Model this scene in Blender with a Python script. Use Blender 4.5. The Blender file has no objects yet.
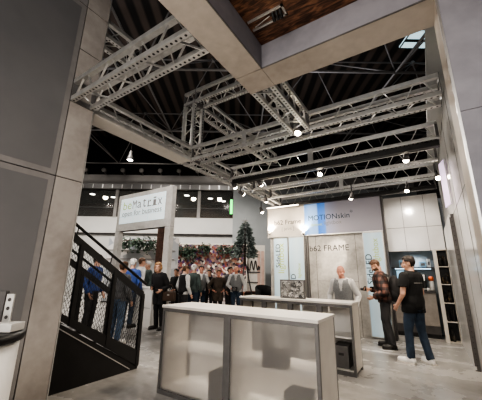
import bpy, bmesh, math, random
import numpy as np
from mathutils import Vector, Matrix, noise
from math import sin, cos, pi, radians, sqrt

random.seed(7)
scn = bpy.context.scene
COL = scn.collection

# ------------------------------------------------------------------ camera
FPX, PITCH, ROLL, YAW, EYE = 283.714, 0.2553006, 0.0142695, 0.5746096, 1.45
cF = Vector((-sin(YAW)*cos(PITCH), cos(YAW)*cos(PITCH), sin(PITCH)))
_r0 = Vector((cos(YAW), sin(YAW), 0)); _u0 = _r0.cross(cF)
cR = cos(ROLL)*_r0 + sin(ROLL)*_u0
cU = -sin(ROLL)*_r0 + cos(ROLL)*_u0
CAM = Vector((0, 0, EYE))
HF = Vector((-sin(YAW), cos(YAW), 0)); HR = Vector((cos(YAW), sin(YAW), 0))
cam = bpy.data.cameras.new('camera'); cam.sensor_width = 36; cam.sensor_fit = 'HORIZONTAL'
cam.lens = FPX/482*36; cam.clip_start = 0.02; cam.clip_end = 300
co = bpy.data.objects.new('camera', cam); COL.objects.link(co)
m = Matrix((cR, cU, -cF)).transposed().to_4x4(); m.translation = CAM
co.matrix_world = m; scn.camera = co

# survey helpers: a sight line met with a real plane of the place
def ray(x, y): return (x-241)/FPX*cR - (y-200)/FPX*cU + cF
def at_z(x, y, z=0.0): d = ray(x, y); return CAM + d*((z-EYE)/d.z)
def at_x(x, y, X): d = ray(x, y); return CAM + d*(X/d.x)
def at_y(x, y, Y): d = ray(x, y); return CAM + d*(Y/d.y)
def at_d(x, y, D): d = ray(x, y); return CAM + d*(D/d.dot(HF))

# ------------------------------------------------------------------ materials
def nmat(name):
    mt = bpy.data.materials.new(name); mt.use_nodes = True
    nt = mt.node_tree; b = nt.nodes['Principled BSDF']
    return mt, nt, b
def N(nt, t, **kw):
    n = nt.nodes.new(t)
    for k, v in kw.items():
        if k.startswith('i_'): n.inputs[k[2:].replace('_', ' ')].default_value = v
        else: setattr(n, k, v)
    return n
def c4(c): return (c[0], c[1], c[2], 1)
def ramp(nt, stops, interp='LINEAR'):
    r = nt.nodes.new('ShaderNodeValToRGB'); r.color_ramp.interpolation = interp
    e = r.color_ramp.elements
    while len(e) < len(stops): e.new(0.5)
    for i, (p, c) in enumerate(stops): e[i].position = p; e[i].color = c4(c)
    return r
def mat(name, col, rough=0.5, metal=0.0, var=0.12, scale=6.0, bump=0.0, emit=None, es=0.0, spec=0.5, coat=0.0):
    mt, nt, b = nmat(name); L = nt.links.new
    tc = N(nt, 'ShaderNodeTexCoord')
    nz = N(nt, 'ShaderNodeTexNoise'); nz.inputs['Scale'].default_value = scale; nz.inputs['Detail'].default_value = 5
    L(tc.outputs['Object'], nz.inputs['Vector'])
    lo = [max(0, c*(1-var)) for c in col]; hi = [min(1, c*(1+var)) for c in col]
    r = ramp(nt, [(0.3, lo), (0.7, hi)]); L(nz.outputs['Fac'], r.inputs['Fac'])
    L(r.outputs['Color'], b.inputs['Base Color'])
    b.inputs['Roughness'].default_value = rough; b.inputs['Metallic'].default_value = metal
    b.inputs['Specular IOR Level'].default_value = spec; b.inputs['Coat Weight'].default_value = coat
    if bump:
        bp = N(nt, 'ShaderNodeBump'); bp.inputs['Strength'].default_value = bump; bp.inputs['Distance'].default_value = 0.01
        L(nz.outputs['Fac'], bp.inputs['Height']); L(bp.outputs['Normal'], b.inputs['Normal'])
    if emit:
        b.inputs['Emission Color'].default_value = c4(emit); b.inputs['Emission Strength'].default_value = es
    return mt
def concrete(name, lo, hi, rough=0.6, s1=1.6, s2=11, spec=0.4):
    mt, nt, b = nmat(name); L = nt.links.new
    tc = N(nt, 'ShaderNodeTexCoord'); g = N(nt, 'ShaderNodeNewGeometry')
    a = N(nt, 'ShaderNodeTexNoise'); a.inputs['Scale'].default_value = s1; a.inputs['Detail'].default_value = 6; a.inputs['Distortion'].default_value = 0.6
    d = N(nt, 'ShaderNodeTexNoise'); d.inputs['Scale'].default_value = s2; d.inputs['Detail'].default_value = 8
    L(g.outputs['Position'], a.inputs['Vector']); L(g.outputs['Position'], d.inputs['Vector'])
    mx = N(nt, 'ShaderNodeMath', operation='MULTIPLY_ADD'); mx.inputs[1].default_value = 0.4
    L(d.outputs['Fac'], mx.inputs[0]); L(a.outputs['Fac'], mx.inputs[2])
    r = ramp(nt, [(0.5, lo), (0.9, hi)]); L(mx.outputs[0], r.inputs['Fac'])
    L(r.outputs['Color'], b.inputs['Base Color']); b.inputs['Roughness'].default_value = rough
    b.inputs['Specular IOR Level'].default_value = spec
    return mt
def emis(name, col, s):
    mt, nt, b = nmat(name)
    b.inputs['Base Color'].default_value = c4(col); b.inputs['Emission Color'].default_value = c4(col)
    b.inputs['Emission Strength'].default_value = s; b.inputs['Roughness'].default_value = 0.4
    return mt

M = {}
M['conc_beige'] = concrete('concrete_print_beige', (0.24, 0.215, 0.195), (0.36, 0.33, 0.305))
M['conc_warm_lit'] = concrete('concrete_print_warm_lit', (0.36, 0.315, 0.27), (0.50, 0.445, 0.39))  # lighter copy of the beige concrete, warm light put into its colour
M['conc_cool_lit'] = concrete('concrete_print_cool_lit', (0.21, 0.205, 0.225), (0.30, 0.29, 0.315))  # same concrete on camera-facing sides, bluish hall light put into its colour
M['conc_wall'] = concrete('concrete_print_wall', (0.31, 0.295, 0.275), (0.54, 0.515, 0.485), s1=2.2, s2=16)
M['conc_light'] = concrete('concrete_print_light', (0.42, 0.40, 0.375), (0.58, 0.56, 0.53), s1=2.2, s2=16)
M['panel_grey'] = concrete('grey_wall_panel', (0.13, 0.128, 0.13), (0.165, 0.16, 0.16), rough=0.35, s1=.5, s2=3)
M['panel_rim'] = concrete('grey_wall_panel_rim', (0.19, 0.178, 0.172), (0.235, 0.222, 0.215), rough=0.5)
M['gap'] = mat('dark_joint', (0.05, 0.045, 0.045), 0.8)
M['alu'] = mat('brushed_aluminium', (0.62, 0.61, 0.59), 0.38, 0.85, 0.08, 20)
M['alu_dark'] = mat('grey_aluminium_frame', (0.155, 0.15, 0.148), 0.45, 0.35, 0.08, 20)
M['alu_plain'] = mat('satin_aluminium', (0.60, 0.59, 0.57), 0.36, 0.8, 0.10, 14)
M['alu_lace'] = mat('aluminium_lacing', (0.66, 0.65, 0.63), 0.34, 0.8, 0.08, 20)
M['black'] = mat('black_powder_coat', (0.014, 0.013, 0.013), 0.45, 0.0, 0.2)
M['post_dark'] = mat('dark_grey_post', (0.10, 0.093, 0.09), 0.45, 0.2, 0.1, 20)
M['black_soft'] = mat('black_soft', (0.02, 0.019, 0.02), 0.75, 0.0, 0.3)
M['darkgrey'] = mat('dark_grey', (0.075, 0.07, 0.07), 0.5, 0.0, 0.15)
M['white'] = mat('white_laminate', (0.68, 0.66, 0.63), 0.3, 0, 0.03)
M['white_gloss'] = mat('white_gloss_panel', (0.60, 0.585, 0.57), 0.16, 0, 0.04, 3)
M['offwhite'] = mat('offwhite_panel', (0.58, 0.54, 0.49), 0.45, 0, 0.05)
M['ctop'] = mat('counter_top_white', (0.64, 0.605, 0.565), 0.3, 0, 0.05, 4)
M['greywall'] = mat('hall_grey_wall', (0.30, 0.315, 0.32), 0.7, 0, 0.08, 1)
M['whitewall'] = mat('hall_white_wall', (0.50, 0.495, 0.48), 0.6, 0, 0.04, 1)
M['fascia'] = mat('hall_fascia', (0.27, 0.255, 0.245), 0.6, 0, 0.15, 1)
def roof_mat():
    mt, nt, b = nmat('corrugated_dark_roof'); L = nt.links.new
    tc = N(nt, 'ShaderNodeTexCoord'); wv = N(nt, 'ShaderNodeTexWave'); wv.inputs['Scale'].default_value = .45; wv.inputs['Distortion'].default_value = .3
    L(tc.outputs['Object'], wv.inputs['Vector'])
    r = ramp(nt, [(0.3, (0.010, 0.008, 0.007)), (0.8, (0.075, 0.055, 0.045))]); L(wv.outputs['Fac'], r.inputs['Fac'])
    L(r.outputs['Color'], b.inputs['Base Color']); b.inputs['Roughness'].default_value = .8
    return mt
M['roofdeck'] = roof_mat()
M['roof'] = mat('hall_roof', (0.012, 0.010, 0.009), 0.9, 0, 0.3, 2)
M['steel'] = mat('roof_steel', (0.20, 0.19, 0.185), 0.6, 0.2, 0.15, 4)
M['brown'] = mat('brown_timber', (0.10, 0.05, 0.035), 0.6, 0, 0.35, 9)
M['pinkboard'] = mat('pinkish_board', (0.52, 0.36, 0.30), 0.6, 0, 0.15, 3)
M['leaf'] = mat('dark_green_leaf', (0.055, 0.085, 0.06), 0.6, 0, 0.5, 12)
M['leaf_frost'] = mat('frosted_fir_leaf', (0.21, 0.25, 0.235), 0.7, 0, 0.6, 14)
M['skin'] = mat('skin', (0.55, 0.32, 0.23), 0.5, 0, 0.10, 25)
M['skin_red'] = mat('skin_ruddy', (0.60, 0.29, 0.21), 0.5, 0, 0.10, 25)
M['eye'] = mat('eye_dark', (0.04, 0.03, 0.03), 0.2)
M['lip'] = mat('lip', (0.42, 0.17, 0.14), 0.5)
M['hair_dark'] = mat('dark_brown_hair', (0.022, 0.014, 0.011), 0.55, 0, 0.5, 60)
M['hair_brown'] = mat('brown_hair', (0.11, 0.055, 0.03), 0.55, 0, 0.5, 60)
M['hair_blond'] = mat('blond_hair', (0.34, 0.19, 0.085), 0.55, 0, 0.35, 60)
M['hair_grey'] = mat('grey_hair', (0.55, 0.53, 0.50), 0.6, 0, 0.3, 60)
M['jeans'] = mat('blue_jeans', (0.026, 0.043, 0.07), 0.8, 0, 0.35, 9, 0.3)
M['jeans_light'] = mat('mid_blue_jeans', (0.09, 0.14, 0.22), 0.8, 0, 0.3, 9, 0.3)
M['trousers'] = mat('charcoal_trousers', (0.035, 0.034, 0.036), 0.8, 0, 0.25, 9, 0.3)
M['tee'] = mat('black_tshirt', (0.005, 0.005, 0.0055), 0.8, 0, 0.3, 8, 0.3)
M['shirt_white'] = mat('white_shirt', (0.52, 0.51, 0.50), 0.7, 0, 0.06, 8, 0.3)
M['vest'] = mat('grey_waistcoat', (0.20, 0.205, 0.21), 0.8, 0, 0.2, 60)
M['jacket_green'] = mat('grey_green_jacket', (0.055, 0.075, 0.07), 0.8, 0, 0.25, 8, 0.3)
M['jacket_brown'] = mat('dark_brown_jacket', (0.055, 0.040, 0.03), 0.8, 0, 0.35, 8, 0.3)
M['jacket_blue'] = mat('royal_blue_jacket', (0.035, 0.07, 0.23), 0.75, 0, 0.2, 8, 0.3)
M['coat_black'] = mat('black_coat', (0.012, 0.011, 0.012), 0.85, 0, 0.3, 8, 0.3)
M['jacket_grey'] = mat('grey_jacket', (0.11, 0.11, 0.115), 0.8, 0, 0.25, 8, 0.3)
M['shoe_white'] = mat('white_sneaker', (0.78, 0.76, 0.74), 0.5, 0, 0.05)
M['shoe_dark'] = mat('dark_boot', (0.02, 0.017, 0.015), 0.5, 0, 0.2)
M['orange'] = mat('orange_plastic', (0.75, 0.16, 0.05), 0.4)
M['print_grey'] = mat('text_grey', (0.10, 0.10, 0.11), 0.5)
M['print_dark'] = mat('text_dark', (0.015, 0.015, 0.017), 0.5)
M['print_green'] = mat('text_green', (0.50, 0.62, 0.20), 0.5)
M['print_mid'] = mat('text_mid_grey', (0.22, 0.21, 0.20), 0.5)
M['print_petrol'] = mat('text_petrol', (0.008, 0.035, 0.055), 0.5)
M['lamp_warm'] = emis('lamp_warm', (1.0, 0.86, 0.66), 28)
M['lamp_white'] = emis('lamp_white', (1.0, 0.95, 0.88), 14)
M['led_strip'] = emis('led_strip_warm', (1.0, 0.90, 0.76), 5)
M['green_light'] = emis('green_light', (0.04, 0.9, 0.12), 2.2)
M['sky_glass'] = emis('skylight_glass', (0.55, 0.74, 0.80), 0.75)
M['leather'] = mat('brown_leather_bag', (0.06, 0.035, 0.022), 0.5, 0, 0.25, 9)

def perforated():
    mt, nt, b = nmat('perforated_aluminium'); L = nt.links.new
    tc = N(nt, 'ShaderNodeTexCoord'); sp = N(nt, 'ShaderNodeSeparateXYZ'); L(tc.outputs['Object'], sp.inputs[0])
    def mth(op, a, bb=None, v=None):
        n = N(nt, 'ShaderNodeMath', operation=op)
        L(a, n.inputs[0])
        if bb is not None: L(bb, n.inputs[1])
        if v is not None: n.inputs[1].default_value = v
        return n.outputs[0]
    fx = mth('MULTIPLY', mth('SUBTRACT', mth('FRACT', mth('DIVIDE', sp.outputs['X'], v=0.062)), v=0.5), v=0.062)
    mn = sp.outputs['Y']
    d = mth('SQRT', mth('ADD', mth('MULTIPLY', fx, fx), mth('MULTIPLY', mn, mn)))
    onf = mth('GREATER_THAN', mth('ABSOLUTE', sp.outputs['Z']), v=0.0305)     # punched flanges face up and down
    hole = mth('MULTIPLY', mth('LESS_THAN', d, v=0.0135), onf)
    nz = N(nt, 'ShaderNodeTexNoise'); nz.inputs['Scale'].default_value = 9; L(tc.outputs['Object'], nz.inputs['Vector'])
    r = ramp(nt, [(0.3, (0.54, 0.53, 0.51)), (0.7, (0.68, 0.67, 0.65))]); L(nz.outputs['Fac'], r.inputs['Fac'])
    mx = N(nt, 'ShaderNodeMix', data_type='RGBA'); L(hole, mx.inputs['Factor'])
    L(r.outputs['Color'], mx.inputs['A']); mx.inputs['B'].default_value = (0.02, 0.018, 0.017, 1)
    L(mx.outputs['Result'], b.inputs['Base Color'])
    mt2 = mth('MULTIPLY', mth('SUBTRACT', hole, v=1.0), v=-0.8)
    L(mt2, b.inputs['Metallic']); b.inputs['Roughness'].default_value = 0.4
    return mt
M['perf'] = perforated()

def frosted():
    mt, nt, b = nmat('frosted_acrylic'); L = nt.links.new
    tc = N(nt, 'ShaderNodeTexCoord'); nz = N(nt, 'ShaderNodeTexNoise'); nz.inputs['Scale'].default_value = 2.2
    L(tc.outputs['Object'], nz.inputs['Vector'])
    r = ramp(nt, [(0.3, (0.72, 0.695, 0.67)), (0.7, (0.82, 0.795, 0.765))]); L(nz.outputs['Fac'], r.inputs['Fac'])
    L(r.outputs['Color'], b.inputs['Base Color'])
    b.inputs['Transmission Weight'].default_value = 0.88
    b.inputs['Roughness'].default_value = 0.28; b.inputs['IOR'].default_value = 1.1; b.inputs['Specular IOR Level'].default_value = .2
    return mt
M['frosted'] = frosted()

def floor_mat():
    mt, nt, b = nmat('polished_grey_floor'); L = nt.links.new
    g = N(nt, 'ShaderNodeNewGeometry')
    mp = N(nt, 'ShaderNodeMapping'); mp.inputs['Scale'].default_value = (0.55, 1.5, 1); mp.inputs['Rotation'].default_value = (0, 0, 0.25)
    L(g.outputs['Position'], mp.inputs['Vector'])
    a = N(nt, 'ShaderNodeTexNoise'); a.inputs['Scale'].default_value = 0.9; a.inputs['Detail'].default_value = 7; a.inputs['Distortion'].default_value = 0.5
    L(mp.outputs[0], a.inputs['Vector'])
    d = N(nt, 'ShaderNodeTexNoise'); d.inputs['Scale'].default_value = 7; d.inputs['Detail'].default_value = 8
    L(g.outputs['Position'], d.inputs['Vector'])
    mx = N(nt, 'ShaderNodeMath', operation='MULTIPLY_ADD'); mx.inputs[1].default_value = 0.3
    L(d.outputs['Fac'], mx.inputs[0]); L(a.outputs['Fac'], mx.inputs[2])
    r = ramp(nt, [(0.42, (0.21, 0.20, 0.19)), (0.62, (0.31, 0.297, 0.283)), (0.84, (0.40, 0.385, 0.37))]); L(mx.outputs[0], r.inputs['Fac'])
    L(r.outputs['Color'], b.inputs['Base Color'])
    rr = ramp(nt, [(0.4, (0.16,)*3), (0.8, (0.32,)*3)]); L(mx.outputs[0], rr.inputs['Fac']); L(rr.outputs['Color'], b.inputs['Roughness'])
    return mt
M['floor'] = floor_mat()

def wood_ceiling():
    mt, nt, b = nmat('walnut_ceiling_boards'); L = nt.links.new
    g = N(nt, 'ShaderNodeNewGeometry')
    mp = N(nt, 'ShaderNodeMapping'); mp.inputs['Scale'].default_value = (5, 22, 1)
    L(g.outputs['Position'], mp.inputs['Vector'])
    a = N(nt, 'ShaderNodeTexNoise'); a.inputs['Scale'].default_value = 1.6; a.inputs['Detail'].default_value = 8; a.inputs['Distortion'].default_value = 0.8
    L(mp.outputs[0], a.inputs['Vector'])
    r = ramp(nt, [(0.38, (0.045, 0.02, 0.011)), (0.55, (0.15, 0.068, 0.036)), (0.72, (0.31, 0.15, 0.08))]); L(a.outputs['Fac'], r.inputs['Fac'])
    L(r.outputs['Color'], b.inputs['Base Color']); b.inputs['Roughness'].default_value = 0.5
    return mt
M['wood'] = wood_ceiling()

def plaid():
    mt, nt, b = nmat('plaid_flannel'); L = nt.links.new
    tc = N(nt, 'ShaderNodeTexCoord'); sp = N(nt, 'ShaderNodeSeparateXYZ'); L(tc.outputs['Object'], sp.inputs[0])
    def band(src, per, w):
        a = N(nt, 'ShaderNodeMath', operation='DIVIDE'); L(src, a.inputs[0]); a.inputs[1].default_value = per
        f = N(nt, 'ShaderNodeMath', operation='FRACT'); L(a.outputs[0], f.inputs[0])
        l = N(nt, 'ShaderNodeMath', operation='LESS_THAN'); L(f.outputs[0], l.inputs[0]); l.inputs[1].default_value = w
        return l.outputs[0]
    ad = N(nt, 'ShaderNodeMath', operation='ADD'); L(sp.outputs['X'], ad.inputs[0]); L(sp.outputs['Y'], ad.inputs[1])
    s = N(nt, 'ShaderNodeMath', operation='ADD'); L(band(sp.outputs['Z'], 0.125, 0.5), s.inputs[0]); L(band(ad.outputs[0], 0.125, 0.5), s.inputs[1])
    h = N(nt, 'ShaderNodeMath', operation='MULTIPLY'); L(s.outputs[0], h.inputs[0]); h.inputs[1].default_value = 0.5
    r = ramp(nt, [(0.2, (0.15, 0.068, 0.05)), (0.5, (0.045, 0.023, 0.019)), (0.9, (0.014, 0.012, 0.012))]); L(h.outputs[0], r.inputs['Fac'])
    L(r.outputs['Color'], b.inputs['Base Color']); b.inputs['Roughness'].default_value = 0.85
    return mt
M['plaid'] = plaid()

def collage(name, stops, scale, vs=1.0):
    mt, nt, b = nmat(name); L = nt.links.new
    g = N(nt, 'ShaderNodeTexCoord')
    v = N(nt, 'ShaderNodeTexVoronoi'); v.inputs['Scale'].default_value = scale
    mp = N(nt, 'ShaderNodeMapping'); mp.inputs['Scale'].default_value = (1, 1, vs)
    nz = N(nt, 'ShaderNodeTexNoise'); nz.inputs['Scale'].default_value = scale*1.4; nz.inputs['Detail'].default_value = 2
    mxv = N(nt, 'ShaderNodeMix', data_type='VECTOR'); mxv.inputs['Factor'].default_value = 0.12
    L(g.outputs['Object'], nz.inputs['Vector']); L(g.outputs['Object'], mxv.inputs['A']); L(nz.outputs['Color'], mxv.inputs['B'])
    L(mxv.outputs['Result'], mp.inputs['Vector']); L(mp.outputs[0], v.inputs['Vector'])
    sp = N(nt, 'ShaderNodeSeparateColor'); L(v.outputs['Color'], sp.inputs[0])
    r = ramp(nt, stops, 'CONSTANT'); L(sp.outputs[0], r.inputs['Fac'])
    L(r.outputs['Color'], b.inputs['Base Color']); b.inputs['Roughness'].default_value = 0.6
    return mt
M['collage'] = collage('coloured_collage', [(0, (0.03, 0.02, 0.03)), (.16, (0.20, 0.14, 0.12)), (.32, (0.26, 0.075, 0.06)), (.44, (0.40, 0.33, 0.29)),
    (.56, (0.11, 0.05, 0.16)), (.66, (0.34, 0.19, 0.13)), (.76, (0.20, 0.12, 0.13)), (.90, (0.66, 0.60, 0.54))], 7.5)
M['photo_print'] = collage('grey_photo_print', [(0, (0.08, 0.08, 0.08)), (.25, (0.32, 0.31, 0.30)), (.45, (0.16, 0.155, 0.15)), (.6, (0.52, 0.50, 0.47)), (.8, (0.25, 0.24, 0.23)), (.92, (0.7, 0.68, 0.65))], 22)
M['cubby_stuff'] = collage('dark_shelf_goods', [(0, (0.010, 0.009, 0.009)), (.6, (0.045, 0.035, 0.025)), (.85, (0.16, 0.11, 0.06))], 16)

def glow_grad(name, stops, x0, x1, strength, axis='X'):
    # backlit textile: printed colour gradient along the panel
    mt, nt, b = nmat(name); L = nt.links.new
    tc = N(nt, 'ShaderNodeTexCoord'); sp = N(nt, 'ShaderNodeSeparateXYZ'); L(tc.outputs['Object'], sp.inputs[0])
    mr = N(nt, 'ShaderNodeMapRange'); mr.inputs['From Min'].default_value = x0; mr.inputs['From Max'].default_value = x1
    L(sp.outputs[axis], mr.inputs['Value'])
    r = ramp(nt, stops); L(mr.outputs['Result'], r.inputs['Fac'])
    L(r.outputs['Color'], b.inputs['Base Color']); L(r.outputs['Color'], b.inputs['Emission Color'])
    b.inputs['Emission Strength'].default_value = strength; b.inputs['Roughness'].default_value = 0.7
    return mt

def glass(name, tint):
    mt, nt, b = nmat(name)
    b.inputs['Base Color'].default_value = c4(tint); b.inputs['Roughness'].default_value = 0.08
    b.inputs['Transmission Weight'].default_value = 0.9; b.inputs['IOR'].default_value = 1.1
    return mt
M['glass'] = glass('window_glass', (0.45, 0.46, 0.45))
M['softfabric'] = glass('soffit_film', (0.6, 0.62, 0.62)); M['softfabric'] = mat('pale_soffit', (0.34, 0.35, 0.345), 0.35, 0, 0.1, 3)

_scr = bpy.data.scenes.new('scratch')
def evaluated_mesh(o):
    _scr.collection.objects.link(o); vl = _scr.view_layers[0]; vl.update()
    me = bpy.data.meshes.new_from_object(o.evaluated_get(vl.depsgraph))
    bpy.data.objects.remove(o); return me
# ------------------------------------------------------------------ mesh helpers
def box(bm, lo, hi, bevel=0.0):
    r = bmesh.ops.create_cube(bm, size=1)
    vs = r['verts']
    for v in vs:
        v.co = Vector((lo[i] + (v.co[i]+.5)*(hi[i]-lo[i]) for i in range(3)))
    if bevel:
        es = list({e for v in vs for e in v.link_edges})
        bmesh.ops.bevel(bm, geom=es, offset=bevel, segments=2, affect='EDGES', profile=0.5)
    return vs
def frame_of(p, q, up=(0, 0, 1)):
    x = (Vector(q)-Vector(p)).normalized(); u = Vector(up)
    if abs(x.dot(u)) > 0.98: u = Vector((0, 1, 0))
    y = u.cross(x).normalized(); z = x.cross(y)
    return x, y, z
def bar(bm, p, q, w, h, up=(0, 0, 1)):
    p, q = Vector(p), Vector(q); x, y, z = frame_of(p, q, up)
    V = [bm.verts.new(c + y*(a*w/2) + z*(b*h/2)) for c in (p, q) for a, b in ((-1, -1), (1, -1), (1, 1), (-1, 1))]
    for f in ((3, 2, 1, 0), (4, 5, 6, 7), (0, 1, 5, 4), (1, 2, 6, 5), (2, 3, 7, 6), (3, 0, 4, 7)): bm.faces.new([V[i] for i in f])
def tube(bm, p, q, r1, r2=None, seg=12, cap=True):
    p, q = Vector(p), Vector(q); r2 = r1 if r2 is None else r2
    x, y, z = frame_of(p, q)
    A = [bm.verts.new(p + (y*cos(2*pi*i/seg) + z*sin(2*pi*i/seg))*r1) for i in range(seg)]
    B = [bm.verts.new(q + (y*cos(2*pi*i/seg) + z*sin(2*pi*i/seg))*r2) for i in range(seg)]
    for i in range(seg):
        j = (i+1) % seg; bm.faces.new((A[i], A[j], B[j], B[i]))
    if cap: bm.faces.new(A[::-1]); bm.faces.new(B)
def ball(bm, c, r, seg=14, rot=None):
    r = (r, r, r) if isinstance(r, (int, float)) else r
    mm = Matrix.Translation(Vector(c)) @ (rot.to_4x4() if rot else Matrix()) @ Matrix.Diagonal((*r, 1))
    bmesh.ops.create_uvsphere(bm, u_segments=seg, v_segments=max(6, seg*2//3), radius=1, matrix=mm)
def capsule(bm, p, q, r1, r2, seg=12):
    tube(bm, p, q, r1, r2, seg); ball(bm, p, r1, seg); ball(bm, q, r2, seg)
def lathe(bm, prof, seg=28, c=(0, 0, 0)):
    rings = []
    for r, z in prof:
        rings.append([bm.verts.new((c[0]+r*cos(2*pi*i/seg), c[1]+r*sin(2*pi*i/seg), c[2]+z)) for i in range(seg)])
    for a, b in zip(rings, rings[1:]):
        for i in range(seg):
            j = (i+1) % seg; bm.faces.new((a[i], a[j], b[j], b[i]))
    bm.faces.new(rings[0][::-1]); bm.faces.new(rings[-1])
def prism(bm, pts, d):
    "extrude polygon pts (list of Vectors) by vector d"
    A = [bm.verts.new(Vector(p)) for p in pts]; B = [bm.verts.new(Vector(p)+Vector(d)) for p in pts]
    bm.faces.new(A[::-1]); bm.faces.new(B); n = len(pts)
    for i in range(n):
        j = (i+1) % n; bm.faces.new((A[i], A[j], B[j], B[i]))
def finish(bm, name, mtl, smooth=False):
    bmesh.ops.recalc_face_normals(bm, faces=bm.faces)
    me = bpy.data.meshes.new(name); bm.to_mesh(me); bm.free()
    for x in (mtl if isinstance(mtl, (list, tuple)) else [mtl]): me.materials.append(x)
    if smooth:
        for p in me.polygons: p.use_smooth = True
    return me
def link(name, me, parent=None, loc=None):
    o = bpy.data.objects.new(name, me); COL.objects.link(o)
    if parent: o.parent = parent
    if loc is not None: o.location = loc
    return o
def tag(o, label=None, cat=None, group=None, kind=None):
    if label: o['label'] = label
    if cat: o['category'] = cat
    if group: o['group'] = group
    if kind: o['kind'] = kind
    return o
def thing(name, label, cat, loc=(0, 0, 0), rz=0.0, group=None):
    o = bpy.data.objects.new(name, None); COL.objects.link(o)
    o.empty_display_size = 0.1; o.location = loc; o.rotation_euler = (0, 0, rz)
    return tag(o, label, cat, group)
def part(name, bm, mtl, parent=None, smooth=False, world=False, label=None):
    if world and parent is not None:
        off = Vector(parent.location)
        pp = parent.parent
        while pp is not None: off += Vector(pp.location); pp = pp.parent
        bmesh.ops.translate(bm, verts=bm.verts, vec=-off)
    o = link(name, finish(bm, name, mtl, smooth), parent)
    if label: o['label'] = label
    return o
def BM(): return bmesh.new()
def bx(lo, hi, bevel=0.0):
    b = BM(); box(b, lo, hi, bevel); return b
def struct(name, bm, mtl, parent=None, smooth=False):
    o = part(name, bm, mtl, parent, smooth, world=True)
    if parent is None: o['kind'] = 'structure'
    return o
def text(body, p0, width, mtl, parent, height=None, vertical=False, name='lettering', depth=0.004, facing='-Y', shear=0.0, bold=0.0):
    "flat lettering starting at world point p0 (lower left of the text) on a plane facing -Y; vertical text climbs"
    cu = bpy.data.curves.new('t', 'FONT'); cu.body = body; cu.size = 1; cu.extrude = 0.0; cu.shear = shear; cu.resolution_u = 3
    cu.offset = bold
    me = evaluated_mesh(bpy.data.objects.new('t', cu)); bpy.data.curves.remove(cu)
    xs = [v.co.x for v in me.vertices]; ys = [v.co.y for v in me.vertices]
    x0, x1, y0 = min(xs), max(xs), min(ys); s = width/(x1-x0); sy = s if height is None else height/(max(ys)-y0)
    off = Vector((0, 0, 0)); pp = parent
    while pp is not None: off += Vector(pp.location); pp = pp.parent
    for v in me.vertices:
        a, b = (v.co.x-x0)*s, (v.co.y-y0)*sy
        if vertical: a, b = -b, a
        v.co = Vector((p0[0]+a, p0[1]-depth, p0[2]+b)) - off
    me.name = name; me.materials.append(mtl)
    return link(name, me, parent)

# ------------------------------------------------------------------ trusses
S = 0.31            # truss section
CH = 0.062          # chord width
_truss_mesh = {}
def truss_meshes(Ln):
    k = round(Ln, 2)
    if k in _truss_mesh: return _truss_mesh[k]
    c = finish(bx((0, -CH/2, -CH/2), (Ln, CH/2, CH/2), 0.004), 'chord', M['perf'])
    c0_ = finish(bx((0, -CH/2, -CH/2), (Ln, CH/2, CH/2), 0.004), 'chord', M['alu_plain'])
    # zig-zag lacing of one face, in the XZ plane around its middle
    b = BM(); n = max(1, round(Ln/0.46)); st = Ln/n; h = S/2-CH/2
    for i in range(n):
        a = i*st
        bar(b, (a+0.10*st, 0, -h), (a+0.42*st, 0, h), 0.010, 0.022, (0, 1, 0))
        bar(b, (a+0.58*st, 0, h), (a+0.90*st, 0, -h), 0.010, 0.022, (0, 1, 0))
    l = finish(b, 'lacing', M['alu_lace'])
    e = BM()
    for s in (-1, 1):
        box(e, (-.004, s*(S/2-.03)-.03, -S/2), (.004, s*(S/2-.03)+.03, S/2))
        box(e, (-.004, -S/2+.06, s*(S/2-.03)-.03), (.004, S/2-.06, s*(S/2-.03)+.03))
    e = finish(e, 'end_plate', M['alu_dark'])
    _truss_mesh[k] = (c, c0_, l, e); return _truss_mesh[k]
def truss(label, p, q, cover=False, joints=(), near=False, slim=False):
    "box truss whose lower near edge line runs p->q; axis aligned; p is the CENTRE of the section at its start"
    p, q = Vector(p), Vector(q); d = q-p; Ln = d.length
    t = thing('aluminium_truss', label, 'truss', p, 0, 'bare aluminium box trusses')
    if abs(d.z) > .5*Ln: t.rotation_euler = (0, -pi/2, 0)
    else: t.rotation_euler = (0, 0, math.atan2(d.y, d.x))
    c, c0_, l, e = truss_meshes(Ln); h = S/2-CH/2; h2_ = S/2
    for sy in ((0,) if slim else (-1, 1)):
        for sz in (-1, 1): link('chord', c if sz < 0 or near else c0_, t, (0, sy*h, sz*h))
    for sy in ((0,) if slim else (-1, 1)): link('lacing', l, t, (0, sy*h*1.02, 0))
    if not slim:
        o = link('lacing', l, t, (0, 0, -h*1.02)); o.rotation_euler = (pi/2, 0, 0)
    if slim:
        for x in (.02, Ln-.02): part('end_post', bx((x-.02, -CH/2, -h2_+CH/2), (x+.02, CH/2, h2_-CH/2)), M['alu_dark'], t)
    else:
        for x in (0.004, Ln-0.004): link('end_plate', e, t, (x, 0, 0))
    for x in joints:   # coupling where two truss lengths meet
        o = BM(); hw_ = CH/2 if slim else S/2; box(o, (x-.045, -hw_-.004, -S/2-.004), (x+.045, hw_+.004, S/2+.004)); bmesh.ops.delete(o, geom=[f for f in o.faces if abs(f.normal.x) > .9], context='FACES_ONLY')
        part('coupler', o, M['alu'], t)
    if cover:
        part('cover_strip', bx((0.02, -S/2, -S/2-.012), (1.93, S/2, -S/2-.002)), M['offwhite'], t, label='pale cover strip under the truss')
    return t

# ------------------------------------------------------------------ floor, walls
H0 = 3.55; HT = 3.86
struct('floor', bx((-45, -6, -.1), (25, 40, 0)), M['floor'])

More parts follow.
